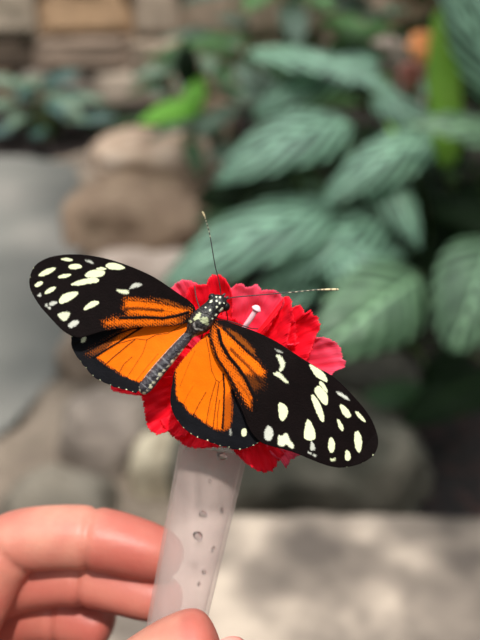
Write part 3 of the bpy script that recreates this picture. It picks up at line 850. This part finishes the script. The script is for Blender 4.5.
mh2.vertices.foreach_set('co', hvts.ravel()); mh2.update()
mh2.materials.clear(); mh2.materials.append(m_skin)
mh2.polygons.foreach_set('use_smooth', [True] * len(mh2.polygons))
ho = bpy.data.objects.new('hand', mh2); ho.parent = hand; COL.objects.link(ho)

# thumb nail, on the side of the thumb that faces the camera
m_nail = plain('nail', srgb(232, 150, 138), 0.3, Coat_Weight=0.3)
na = (H['t5'][0] - H['t3'][0]).normalized()
cn = H['t4'][0].lerp(H['t5'][0], .75)
tow = (CAM - cn).normalized(); tow = (tow - na * tow.dot(na)).normalized(); tow = (tow + na.cross(tow) * 0.75).normalized()
sdv = na.cross(tow).normalized()
vs, fs = [], []
for i in range(17):
    u = i / 16 * 2 - 1
    for k in range(13):
        v = k / 12 * 2 - 1
        w = .0053 * (1 - 0.12 * u * u) * math.sqrt(max(1 - max(abs(u) - .35, 0) ** 2 * 2.3, .02))
        an = v * 0.95
        vs.append(cn + na * (u * .0058 + .0008) + sdv * math.sin(an) * w * 1.15 + tow * (.0084 * (0.35 + 0.65 * math.cos(an)) - 0.0011 * (u + .3) ** 2))
for i in range(16):
    for k in range(12):
        fs.append((i * 13 + k, (i + 1) * 13 + k, (i + 1) * 13 + k + 1, i * 13 + k + 1))
nl = mk('nail', vs, fs, m_nail, ho); nl.modifiers.new('t', 'SOLIDIFY').thickness = .0005

# ------------------------------------------------------------ ground, path, stones
m_soil = noise_mat('bark_mulch', [srgb(8, 5, 4), srgb(20, 12, 10), srgb(48, 26, 20)], 22, .95, .8, bscale=60, dist=.02)
m_path = noise_mat('weathered_paving', [srgb(92, 92, 87), srgb(112, 110, 104), srgb(134, 128, 121)], 2.2, .85, .25, bscale=40, dist=.005)


def grid_patch(name, poly, z, mat, res=.05, bump=.006, kind='structure', seed=0, skirt=0.0):
    sk = skirt
    P2 = [Vector((p.x, p.y)) for p in poly]
    x0 = min(p.x for p in P2); x1 = max(p.x for p in P2); y0 = min(p.y for p in P2); y1 = max(p.y for p in P2)
    nx = int((x1 - x0) / res) + 2; ny = int((y1 - y0) / res) + 2
    X, Y = np.meshgrid(np.linspace(x0, x1, nx), np.linspace(y0, y1, ny))
    pl = [(p.x, p.y) for p in P2]
    cx = (X[:-1, :-1] + X[1:, 1:]) / 2; cy = (Y[:-1, :-1] + Y[1:, 1:]) / 2
    keep = sdf(cx, cy, pl) < 0
    idx = np.arange(nx * ny).reshape(ny, nx)
    q = np.stack([idx[:-1, :-1], idx[:-1, 1:], idx[1:, 1:], idx[1:, :-1]], -1)[keep]
    vs = [Vector((x, y, z + bump * noise.noise(Vector((x * 4, y * 4, seed))) + bump * .5 * noise.noise(Vector((x * 15, y * 15, seed))))) for x, y in zip(X.ravel(), Y.ravel())]
    if sk:
        dist = sdf(X.ravel(), Y.ravel(), pl)
        for v, d_ in zip(vs, dist): v.z -= sk * float(smst(-.16, 0, d_ + .05 * noise.noise(Vector((v.x * 6, v.y * 6, 1)))))
    used = np.unique(q); rm_ = -np.ones(nx * ny, int); rm_[used] = np.arange(len(used))
    o = mk(name, [vs[i] for i in used], rm_[q].astype(np.int32), mat)
    return tag(o, kind=kind)


grid_patch('ground', [Vector((-5, -2, 0)), Vector((5, -2, 0)), Vector((5, 4.6, 0)), Vector((-5, 4.6, 0))], 0, m_soil, .08, .03)
pa = [G(-700, 165), G(20, 164), G(78, 172), G(84, 240), G(76, 330), G(56, 390), G(0, 450), G(-200, 560), Vector((-4.5, 1.2, 0)), Vector((-4.5, 3.2, 0))]
grid_patch('floor', pa, 0.035, m_path, .015, .004, seed=4)
m_dirt = noise_mat('dusty_soil', [srgb(92, 80, 70), srgb(124, 110, 96), srgb(150, 134, 118)], 7, .95, .6, bscale=40, dist=.02)
grid_patch('ground_border', [G(40, 158), G(176, 120), G(240, 160), G(262, 330), G(250, 520), G(180, 620), G(-150, 760), G(-260, 560), G(-20, 420), G(50, 300)], 0.03, m_dirt, .02, .02, seed=8, skirt=.07)


def rock(px, py, wpx, hpx, cols, label, seed, depth=.8, z=0.0, cat='rock', rough=.9, squash=None, group='border stones beside the path'):
    base = G(px, py + hpx * .32, z)
    d = (base - CAM).dot(FW)
    wx = wpx * d / F_PX / 2; hz = (squash or hpx * d / F_PX * .62)
    wy = max(wx * depth, .05)
    m = noise_mat('stone', cols, 9, rough, .7, bscale=26, dist=.02)
    vs, fs = [], []
    n = 28
    for i in range(n + 1):
        th = math.pi * i / n
        for k in range(2 * n):
            ph = math.pi * k / n
            v = Vector((math.sin(th) * math.cos(ph), math.sin(th) * math.sin(ph), math.cos(th)))
            # blocky rounding
            e = .72
            v = Vector([math.copysign(abs(c) ** e, c) for c in v])
            r = 1 + .20 * noise.noise(v * 1.3 + Vector((seed * 7.1, 0, 0))) + .07 * noise.noise(v * 3.7 + Vector((0, seed * 3.3, 0))) + .02 * noise.noise(v * 11)
            vs.append(base + Vector((v.x * wx * r, v.y * wy * r, max(v.z * r, -.35) * hz * .8 + hz * .2)))
    for i in range(n):
        for k in range(2 * n):
            fs.append((i * 2 * n + k, (i + 1) * 2 * n + k, (i + 1) * 2 * n + (k + 1) % (2 * n), i * 2 * n + (k + 1) % (2 * n)))
    return tag(mk('rock', vs, fs, m, origin=base), label, cat, group)


T = lambda *a: [srgb(*c) for c in a]
rock(156, 152, 124, 62, T((150, 124, 104), (186, 160, 138), (200, 178, 160)), 'tan boulder below the bright green leaf, farthest of the path edging', 1)
rock(142, 208, 150, 92, T((122, 98, 80), (152, 126, 104), (172, 146, 122)), 'large brown boulder above the left forewing tip', 2)
rock(146, 272, 110, 70, T((160, 138, 124), (186, 166, 152), (200, 180, 166)), 'pinkish beige stone just above the left forewing', 3)
rock(116, 338, 104, 96, T((116, 100, 86), (142, 124, 108), (164, 146, 130)), 'brown stone half hidden behind the left wings', 4)
rock(112, 424, 96, 120, T((104, 94, 86), (130, 118, 108), (150, 138, 126)), 'mauve grey stone between the path and the palest stone', 5)
rock(196, 330, 80, 90, T((96, 80, 66), (124, 106, 90), (140, 124, 108)), 'dull brown stone behind the butterfly body', 6)
rock(168, 455, 76, 110, T((168, 152, 128), (208, 194, 168), (226, 214, 190)), 'palest cream stone left of the tube below the flower', 7)
rock(60, 498, 110, 90, T((90, 84, 74), (112, 104, 92), (128, 120, 108)), 'olive grey stone above the index finger', 8)
rock(216, 116, 44, 56, T((130, 104, 92), (176, 148, 132), (190, 166, 150)), 'small pinkish stone between the bright leaf and the big foliage', 9)
rock(212, 212, 46, 64, T((110, 70, 50), (140, 94, 70), (150, 110, 86)), 'reddish brown stone at the foot of the foliage', 10)
rock(296, 440, 260, 150, T((54, 52, 42), (84, 80, 68), (122, 114, 100)), 'broad rounded grey boulder behind the pale ledge', 11, depth=.55, group='boulders in the planting bed')
rock(372, 372, 90, 60, T((60, 58, 50), (84, 80, 70), (100, 96, 84)), 'dim grey boulder under the round leaf, right of the right forewing', 12, group='boulders in the planting bed')

rock(268, 486, 150, 46, T((140, 128, 112), (176, 162, 144), (200, 186, 168)), 'low pale stone behind the ledge, right of the tube', 14, group='boulders in the planting bed')
# pale stone ledge in the foreground
m_ledge = noise_mat('pale_sandstone', T((84, 75, 68), (126, 114, 103), (180, 164, 148)), 6.0, .85, .6, detail=3.5, stops=[.38, .5, .6], bscale=40, dist=.008)
LZ = .32
front = [G(168, 512, LZ), G(300, 509, LZ), G(400, 513, LZ), G(620, 514, LZ)]
back = [G(700, 760, LZ), G(300, 760, LZ), G(60, 720, LZ), G(92, 640, LZ), G(130, 560, LZ)]
outl = chaikin([(p.x, p.y) for p in front + back], 1)
vs, fs = [], []
levels = [(0.0, -.02, 1.0), (LZ - .05, .0, 1.0), (LZ - .015, .0, 1.0), (LZ - .004, -.006, 1.0), (LZ, -.02, 1.0)]
cx = sum(p[0] for p in outl) / len(outl); cy = sum(p[1] for p in outl) / len(outl)
ring_ = []
for i in range(len(outl)):
    a = Vector(outl[i]); b_ = Vector(outl[(i + 1) % len(outl)])
    k = max(int((b_ - a).length / .012), 1)
    for j in range(k): ring_.append(a.lerp(b_, j / k))
nr = len(ring_)
for z, ins, s in levels:
    for p in ring_:
        dv = (Vector((cx, cy)) - p).normalized()
        q = p + dv * (-ins) + dv * (.012 * noise.noise(Vector((p.x * 14, p.y * 14, z * 3))))
        vs.append(Vector((q.x, q.y, z)))
for t in np.linspace(.04, 1, 30)[:-1]:
    for p in ring_:
        q = p.lerp(Vector((cx, cy)), t) + (Vector((cx, cy)) - p).normalized() * .02 * (1 - t)
        vs.append(Vector((q.x, q.y, LZ + .006 * noise.noise(Vector((q.x * 7, q.y * 7, 2))) + .003 * noise.noise(Vector((q.x * 30, q.y * 30, 2))))))
rows = len(levels) + 29
for i in range(rows - 1):
    for k in range(nr):
        fs.append((i * nr + k, i * nr + (k + 1) % nr, (i + 1) * nr + (k + 1) % nr, (i + 1) * nr + k))
fs.append(tuple((rows - 1) * nr + k for k in range(nr)))
lo = mk('stone_ledge', vs, fs, m_ledge, origin=(cx, cy, 0))
tag(lo, 'wide flat pale stone ledge filling the lower right foreground', 'stone ledge')

# dry stone wall at the back
m_wall, N, L, b = new_mat('wall_stone')
at = N.new('ShaderNodeAttribute'); at.attribute_name = 'Pattern'
nt = N.new('ShaderNodeTexNoise'); nt.inputs['Scale'].default_value = 9; nt.inputs['Detail'].default_value = 6
tc = N.new('ShaderNodeTexCoord'); L.new(tc.outputs['Object'], nt.inputs['Vector'])
mx = N.new('ShaderNodeMix'); mx.data_type = 'RGBA'; mx.blend_type = 'MULTIPLY'; mx.inputs[0].default_value = .6
L.new(at.outputs['Color'], mx.inputs[6]); L.new(nt.outputs['Color'], mx.inputs[7]); 
cr = N.new('ShaderNodeValToRGB'); cr.color_ramp.elements[0].position = .25; cr.color_ramp.elements[0].color = (.45, .45, .45, 1); cr.color_ramp.elements[1].position = .7; cr.color_ramp.elements[1].color = (1, 1, 1, 1)
L.new(nt.outputs['Fac'], cr.inputs['Fac']); L.new(cr.outputs['Color'], mx.inputs[7])
L.new(mx.outputs[2], b.inputs['Base Color']); b.inputs['Roughness'].default_value = .9
bp = N.new('ShaderNodeBump'); bp.inputs['Strength'].default_value = .7; bp.inputs['Distance'].default_value = .02
L.new(nt.outputs['Fac'], bp.inputs['Height']); L.new(bp.outputs['Normal'], b.inputs['Normal'])
WY = 4.15
rw = random.Random(11)
vs, fs, cs = [], [], []


def wall_box(x0, x1, z0, z1, yf, c):
    i0 = len(vs); n = 6
    for iz in range(n + 1):
        for ix in range(n + 1):
            u, v = ix / n, iz / n
            ed = min(u, 1 - u, v, 1 - v)
            x = x0 + (x1 - x0) * u; z = z0 + (z1 - z0) * v
            y = yf + (.035 if ed == 0 else 0) - .02 * noise.noise(Vector((x * 6, z * 6, yf * 50)))
            vs.append(Vector((x, y, z))); cs.append(c)
    for iz in range(n):
        for ix in range(n):
            a = i0 + iz * (n + 1) + ix
            fs.append((a, a + 1, a + n + 2, a + n + 1))
    j0 = len(vs)
    for x, z in ((x0, z0), (x1, z0), (x1, z1), (x0, z1)): vs.append(Vector((x, WY + .25, z))); cs.append(c)
    k0 = [i0, i0 + n, i0 + (n + 1) * (n + 1) - 1, i0 + (n + 1) * n]
    for a in range(4): fs.append((k0[a], j0 + a, j0 + (a + 1) % 4, k0[(a + 1) % 4]))
    fs.append((j0, j0 + 3, j0 + 2, j0 + 1))


pal = [(150, 132, 114), (128, 112, 98), (168, 150, 132), (108, 96, 86), (140, 128, 118), (120, 98, 80), (178, 162, 146)]
z = 0.0
while z < 1.5:
    h = rw.uniform(.12, .24); x = -3.6 + rw.uniform(0, .2)
    while x < 3.6:
        w_ = rw.uniform(.2, .45)
        cxm, czm = x + w_ / 2, z + h / 2
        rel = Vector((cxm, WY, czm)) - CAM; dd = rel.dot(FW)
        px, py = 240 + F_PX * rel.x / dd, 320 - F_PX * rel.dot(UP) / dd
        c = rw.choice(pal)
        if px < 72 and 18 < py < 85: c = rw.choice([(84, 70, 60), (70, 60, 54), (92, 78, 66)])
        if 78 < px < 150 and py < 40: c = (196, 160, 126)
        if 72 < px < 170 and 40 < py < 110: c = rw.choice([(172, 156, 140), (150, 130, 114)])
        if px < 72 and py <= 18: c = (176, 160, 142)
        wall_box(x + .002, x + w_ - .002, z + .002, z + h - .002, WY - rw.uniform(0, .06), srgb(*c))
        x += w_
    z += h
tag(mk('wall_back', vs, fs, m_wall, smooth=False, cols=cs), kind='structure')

# ------------------------------------------------------------ foliage
m_silver = leaf_mat('silver_veined_leaf', srgb(18, 52, 34), srgb(176, 226, 190), .3, 6, 3.0, .1, 1.35)
m_round = leaf_mat('round_striped_leaf', srgb(28, 58, 32), srgb(160, 204, 156), .36, 7, 2.0, .2, .95)
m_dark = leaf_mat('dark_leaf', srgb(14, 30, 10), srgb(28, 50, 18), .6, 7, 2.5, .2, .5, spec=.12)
m_mid = leaf_mat('mid_green_leaf', srgb(40, 74, 38), srgb(84, 122, 72), .42, 8, 2.6, .3, .6)
m_bright = leaf_mat('bright_green_leaf', srgb(150, 232, 84), srgb(180, 244, 120), .5, 5, 2, .5, .4)
m_strap = leaf_mat('yellow_green_strap', srgb(140, 196, 66), srgb(172, 214, 92), .5, 3, .4, .45, .5)
m_blue = leaf_mat('blue_green_leaf', srgb(40, 68, 62), srgb(86, 122, 116), .4, 6, 2.5, .15, .8)
m_grey = leaf_mat('grey_green_leaf', srgb(78, 104, 84), srgb(140, 160, 138), .45, 7, 2.5, .2, .8)
m_fresh = leaf_mat('fresh_green_leaf', srgb(92, 140, 74), srgb(140, 184, 116), .4, 6, 2.4, .3, .7)
m_stem = plain('plant_stem', srgb(70, 92, 42), .5)
rl = random.Random(21)


def leaf(root, base, tip, width, mat, stem_from=None, nrm=None, fold=.34, droop=.13, curl=.55, wave=.03, label=None, power=.75, stem_r=.004):
    a = tip - base; Lg = a.length; a.normalize()
    n0 = nrm or Vector((rl.uniform(-.15, .15), -.45, .9))
    s = a.cross(n0)
    if s.length < 1e-3: s = Vector((1, 0, 0))
    s.normalize(); n = s.cross(a).normalized()
    NT_, NU = 30, 12
    vs, fs, uv = [], [], []
    sd = rl.uniform(0, 50)
    for i in range(NT_ + 1):
        t = i / NT_
        mid = base + a * (t * Lg) + n * (droop * 4 * t * (1 - t) * Lg)
        w = width / 2 * (math.sin(math.pi * min(t ** .82, 1)) ** power) * (1 - .15 * t) if 0 < t < 1 else .0015
        for j in range(-NU, NU + 1):
            u = j / NU
            off = fold * abs(u) * w - curl * u * u * w + wave * Lg * noise.noise(Vector((t * 3.2, u * 1.4, sd))) * abs(u)
            off += .010 * width * math.sin((t * 9 - abs(u) * 1.7) * 6.283) * abs(u)
            vs.append(mid + s * (u * w) + n * off); uv.append((.5 + .5 * u, t))
    m_ = 2 * NU + 1
    for i in range(NT_):
        for j in range(m_ - 1):
            k = i * m_ + j
            fs.append((k, k + 1, k + m_ + 1, k + m_))
    o = mk('leaf', vs, fs, mat, root, origin=base, uvs=uv)
    if label: o['label'] = label
    if stem_from is not None:
        p0 = stem_from; mid = p0.lerp(base, .55) + Vector((0, 0, .12 * (base - p0).length))
        pp = smooth_path([p0, mid, base - a * .002, base + a * .02], 5)
        v2, f2 = tube_geo(pp, [stem_r] * len(pp), 7)
        mk('stem', v2, f2, m_stem, o)
    return o


def plant(name, rootpos, label, cat='plant', group=None):
    return thing(name, rootpos, label, cat, group)


def LP(root, bpx, bpy_, bd, tpx, tpy, td, wpx, mat, **kw):
    base = P(bpx, bpy_, bd); tip = P(tpx, tpy, td)
    r = root.location
    return leaf(root, base, tip, wpx * (bd + td) / 2 / F_PX, mat, stem_from=Vector((r.x + rl.uniform(-.03, .03), r.y + rl.uniform(-.03, .03), .0)), **kw)


A = plant('silver_leaved_plant', Vector((.26, 2.25, 0)), 'large plant with silver-striped dark green leaves behind the flower', 'plant')
LP(A, 352, 122, 2.10, 214, 184, 1.95, 74, m_silver, nrm=Vector((-.05, -.62, .8)))
LP(A, 246, 52, 2.30, 408, 104, 2.12, 54, m_silver, nrm=Vector((.1, -.25, 1)), droop=.1)
LP(A, 436, 138, 2.10, 318, 204, 1.98, 58, m_silver, nrm=Vector((.1, -.6, .8)))
LP(A, 342, 208, 2.05, 160, 286, 1.86, 84, m_silver, nrm=Vector((-.1, -.55, .85)), droop=.1)
LP(A, 398, 214, 2.12, 262, 292, 1.95, 66, m_silver, nrm=Vector((0, -.5, .8)))
LP(A, 380, 60, 2.35, 250, 118, 2.25, 54, m_silver, nrm=Vector((0, -.5, .9)))
LP(A, 300, 130, 2.3, 232, 66, 2.4, 40, m_grey, nrm=Vector((0, -.6, .8)))
LP(A, 350, 150, 2.15, 420, 250, 2.02, 54, m_silver, nrm=Vector((.2, -.5, .7)))
LP(A, 330, 262, 2.05, 236, 330, 1.95, 56, m_silver)
LP(A, 372, 96, 2.3, 446, 152, 2.2, 44, m_silver)
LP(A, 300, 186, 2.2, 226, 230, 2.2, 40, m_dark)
LP(A, 410, 250, 2.1, 300, 268, 2.0, 40, m_silver)

B = plant('round_leaved_plant', Vector((.42, 2.0, 0)), 'low plant with rounded finely striped green leaves right of the butterfly', 'plant')
LP(B, 420, 276, 1.92, 318, 352, 1.76, 98, m_round, nrm=Vector((-.1, -.75, .65)), power=.5, droop=.1)
LP(B, 492, 240, 1.92, 452, 352, 1.78, 92, m_round, nrm=Vector((-.15, -.8, .6)), power=.5)
LP(B, 330, 250, 1.98, 392, 300, 1.9, 60, m_silver, nrm=Vector((0, -.6, .8)), power=.6)
LP(B, 430, 388, 1.95, 340, 414, 1.92, 34, m_mid)
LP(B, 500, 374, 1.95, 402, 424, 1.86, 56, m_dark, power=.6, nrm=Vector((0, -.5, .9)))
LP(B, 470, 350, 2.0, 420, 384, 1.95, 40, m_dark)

Cc = plant('striped_leaf_plant', Vector((.62, 2.25, 0)), 'plant with broad blue-green and striped leaves cut by the right edge', 'plant')
LP(Cc, 540, 160, 2.05, 400, 126, 1.95, 50, m_round, nrm=Vector((0, -.5, .9)))
LP(Cc, 512, 110, 2.0, 440, -34, 1.95, 60, m_silver, nrm=Vector((-.3, -.8, .5)), droop=.06)
LP(Cc, 520, 60, 2.1, 560, -40, 2.1, 60, m_silver)
LP(Cc, 470, 250, 2.1, 424, 180, 2.15, 40, m_dark)
LP(Cc, 512, 230, 2.05, 432, 214, 2.1, 46, m_dark)
LP(Cc, 430, 300, 2.15, 470, 200, 2.2, 40, m_dark)

St = plant('strap_leaved_plant', Vector((.54, 2.12, 0)), 'upright yellow-green strap leaf standing at the upper right', 'plant')
LP(St, 450, 168, 2.06, 440, 8, 2.0, 38, m_strap, nrm=Vector((.25, -1, .25)), droop=.02, fold=.3, power=.45)
LP(St, 410, 168, 2.06, 388, 122, 2.05, 12, m_strap, nrm=Vector((0, -1, .3)), droop=.03, power=.5)

m_orange = plain('orange_bloom', srgb(255, 168, 100), .5); m_salmon = plain('salmon_bloom', srgb(190, 120, 105), .55)
Fb = plant('orange_blossom', Vector((.50, 2.42, 0)), 'round orange blossom beside the upright strap leaf', 'flower')
c0 = P(421, 48, 2.14)
for k in range(14):
    an = k * 2.4; el = .2 + .9 * (k / 14)
    dv = Vector((math.cos(an) * math.cos(el), -abs(math.sin(el)) * .8 + .3 * math.sin(an), .3 + math.sin(an) * math.cos(el))).normalized()
    leaf(Fb, c0, c0 + dv * .044, .04, m_orange, fold=.2, droop=.25, wave=0, power=.6).name = 'petal'
v2, f2 = tube_geo(smooth_path([Fb.location, P(432, 150, 2.3), c0], 6), [.004] * 13, 7); mk('stem', v2, f2, m_stem, Fb)
Fc = plant('salmon_blossom', Vector((.47, 2.50, 0)), 'dull salmon pink blossom below the orange one', 'flower')
c1_ = P(410, 74, 2.2)
for k in range(12):
    an = k * 2.4; dv = Vector((math.cos(an), -.5, .3 + math.sin(an))).normalized()
    leaf(Fc, c1_, c1_ + dv * .038, .034, m_salmon, fold=.2, droop=.25, wave=0, power=.6).name = 'petal'
v2, f2 = tube_geo(smooth_path([Fc.location, P(420, 160, 2.4), c1_], 6), [.004] * 13, 7); mk('stem', v2, f2, m_stem, Fc)

Br = plant('bright_green_sprout', Vector(G(192, 176)), 'small sprout with glowing light green leaves above the brown boulder', 'plant')
LP(Br, 196, 104, 2.9, 138, 124, 2.8, 28, m_bright, nrm=Vector((0, -.7, .7)), droop=.05)
LP(Br, 186, 120, 2.9, 202, 76, 2.95, 24, m_bright, nrm=Vector((0, -.8, .5)))
LP(Br, 190, 92, 2.95, 184, 38, 3.0, 26, m_dark, nrm=Vector((0, -.9, .4)))
LP(Br, 190, 140, 2.9, 200, 178, 2.8, 20, m_mid)
LP(Br, 200, 130, 2.95, 232, 112, 2.9, 18, m_mid)


def bush(name, pos, n, h, spread, ll, lw, mats, label, seed, group=None, cat='plant', lean=.6):
    global rl
    r = random.Random(seed)
    root = plant(name, Vector(pos), label, cat, group)
    for k in range(n):
        an = k * 2.399 + r.uniform(-.3, .3); f = (k + .5) / n
        rad = spread * math.sqrt(f); hh = h * (1 - .75 * f ** 1.5) * r.uniform(.85, 1.05)
        base = root.location + Vector((math.cos(an) * rad * .6, math.sin(an) * rad * .6, hh))
        out = Vector((math.cos(an), math.sin(an), r.uniform(-.45, .25))).normalized()
        L_ = ll * r.uniform(.75, 1.2)
        leaf(root, base, base + out * L_, lw * r.uniform(.8, 1.15), r.choice(mats),
             stem_from=root.location + Vector((math.cos(an) * .03, math.sin(an) * .03, 0)), nrm=Vector((math.cos(an) * .3 + r.uniform(-.3, .3), -.25 + math.sin(an) * .2, .9)), stem_r=.003)
    return root


bush('blue_leaved_plant', G(44, 140), 24, .25, .22, .17, .085, [m_blue, m_blue, m_grey], 'bluish green leafy clump at the upper left in front of the stone wall', 1)
bush('low_green_plant', G(112, 138), 10, .12, .1, .10, .05, [m_mid, m_dark], 'small green clump between the bluish plant and the tan boulder', 2)
bush('leafy_shrub', (.14, 3.0, 0), 44, .86, .36, .22, .09, [m_fresh, m_grey, m_grey, m_fresh, m_mid], 'mixed grey-green shrub at the top behind the silver leaves', 3, 'shrubs behind the silver-leaved plant')
bush('leafy_shrub', (.62, 3.0, 0), 44, .88, .36, .24, .10, [m_dark, m_silver, m_fresh], 'darker shrub at the top right beyond the orange blossom', 4, 'shrubs behind the silver-leaved plant')
bush('leafy_shrub', (1.15, 2.7, 0), 30, .8, .4, .3, .12, [m_dark, m_mid], 'shrub mostly cut by the right edge beyond the strap leaf', 5, 'shrubs behind the silver-leaved plant')
bush('leafy_shrub', (-.14, 3.68, 0), 26, .42, .26, .2, .08, [m_grey, m_mid], 'greyish shrub against the wall above the bright green sprout', 6, 'shrubs behind the silver-leaved plant')
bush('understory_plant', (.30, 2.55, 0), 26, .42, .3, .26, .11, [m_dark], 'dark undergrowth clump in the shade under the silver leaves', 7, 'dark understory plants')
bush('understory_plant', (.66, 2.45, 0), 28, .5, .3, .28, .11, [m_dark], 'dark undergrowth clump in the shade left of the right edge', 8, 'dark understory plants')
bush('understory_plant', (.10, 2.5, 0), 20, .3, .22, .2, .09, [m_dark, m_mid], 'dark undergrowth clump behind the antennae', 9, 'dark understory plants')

# an unseen tree added outside the frame, its crown placed to shade the bed
tr_ = plant('added_shade_tree', Vector((2.4, .5, 0)), 'small unseen tree added to shade the bed, standing to its right, outside the picture', 'tree')
m_bark = noise_mat('bark', T((60, 46, 36), (96, 76, 60)), 20, .9, .6)
v2, f2 = tube_geo(smooth_path([tr_.location, Vector((2.35, .5, 1.6)), Vector((2.0, .4, 3.2)), Vector((1.2, .3, 4.6))], 6), [.07 - .0026 * i for i in range(19)], 12)
mk('trunk', v2, f2, m_bark, tr_)
r = random.Random(9); vs, fs, uv = [], [], []
for k in range(560):
    c = Vector((.75 + r.uniform(-1, 1) * .9, .35 + r.uniform(-1, 1) * 1.0, r.gauss(4.5, .2)))
    if c.x < .3 and c.y < -.2: continue
    a = Vector((r.uniform(-1, 1), r.uniform(-1, 1), r.uniform(-.5, .2))).normalized(); s = a.cross(Vector((r.uniform(-.3, .3), r.uniform(-.3, .3), 1))).normalized()
    i0 = len(vs)
    for t, w_ in ((0, .004), (.3, .05), (.65, .045), (1, .003)):
        for u in (-1, 0, 1): vs.append(c + a * t * .26 + s * u * w_ + Vector((0, 0, .015 * abs(u)))); uv.append((.5 + .5 * u, t))
    for i in range(3):
        for j in range(2): q = i0 + i * 3 + j; fs.append((q, q + 1, q + 4, q + 3))
mk('crown', vs, fs, m_mid, tr_, uvs=uv)

# ------------------------------------------------------------ light, world, camera
sun = bpy.data.lights.new('sun', 'SUN'); sun.energy = 3.9; sun.angle = math.radians(2.5); sun.color = (1, .96, .9)
so = bpy.data.objects.new('sun', sun); COL.objects.link(so)
so.rotation_euler = Vector((0.10, -0.40, 0.91)).to_track_quat('Z', 'Y').to_euler()
so.location = (0, 0, 5)
w = bpy.data.worlds.new('conservatory_sky'); bpy.context.scene.world = w; w.use_nodes = True
N, L = w.node_tree.nodes, w.node_tree.links
bg = N['Background']; tc = N.new('ShaderNodeTexCoord'); sp = N.new('ShaderNodeSeparateXYZ'); L.new(tc.outputs['Generated'], sp.inputs[0])
cr = N.new('ShaderNodeValToRGB')
cr.color_ramp.elements[0].position = 0.0; cr.color_ramp.elements[0].color = (.03, .03, .022, 1)
cr.color_ramp.elements[1].position = 1.0; cr.color_ramp.elements[1].color = (4.2, 4.4, 4.5, 1)
e = cr.color_ramp.elements.new(0.92); e.color = (1.15, 1.2, 1.22, 1)
e = cr.color_ramp.elements.new(0.5); e.color = (.09, .095, .08, 1)
e = cr.color_ramp.elements.new(0.75); e.color = (.40, .42, .42, 1)
L.new(mth(N, L, 'MULTIPLY_ADD', sp.outputs[2], 0.5, 0.5), cr.inputs['Fac']); L.new(cr.outputs['Color'], bg.inputs['Color'])
bg.inputs['Strength'].default_value = 0.95

cd = bpy.data.cameras.new('camera'); co = bpy.data.objects.new('camera', cd); COL.objects.link(co)
co.location = CAM; co.rotation_euler = (math.pi / 2 - PITCH, 0, 0)
cd.sensor_fit = 'VERTICAL'; cd.sensor_height = 36; cd.lens = F_PX / 640 * 36
cd.clip_start = 0.02; cd.clip_end = 60
cd.dof.use_dof = True; cd.dof.focus_distance = 0.1905; cd.dof.aperture_fstop = 12.5
sc_ = bpy.context.scene; sc_.camera = co
sc_.view_settings.view_transform = 'Standard'; sc_.view_settings.look = 'None'; sc_.view_settings.gamma = 1
sc_.view_settings.exposure = 0.0; sc_.view_settings.use_curve_mapping = False
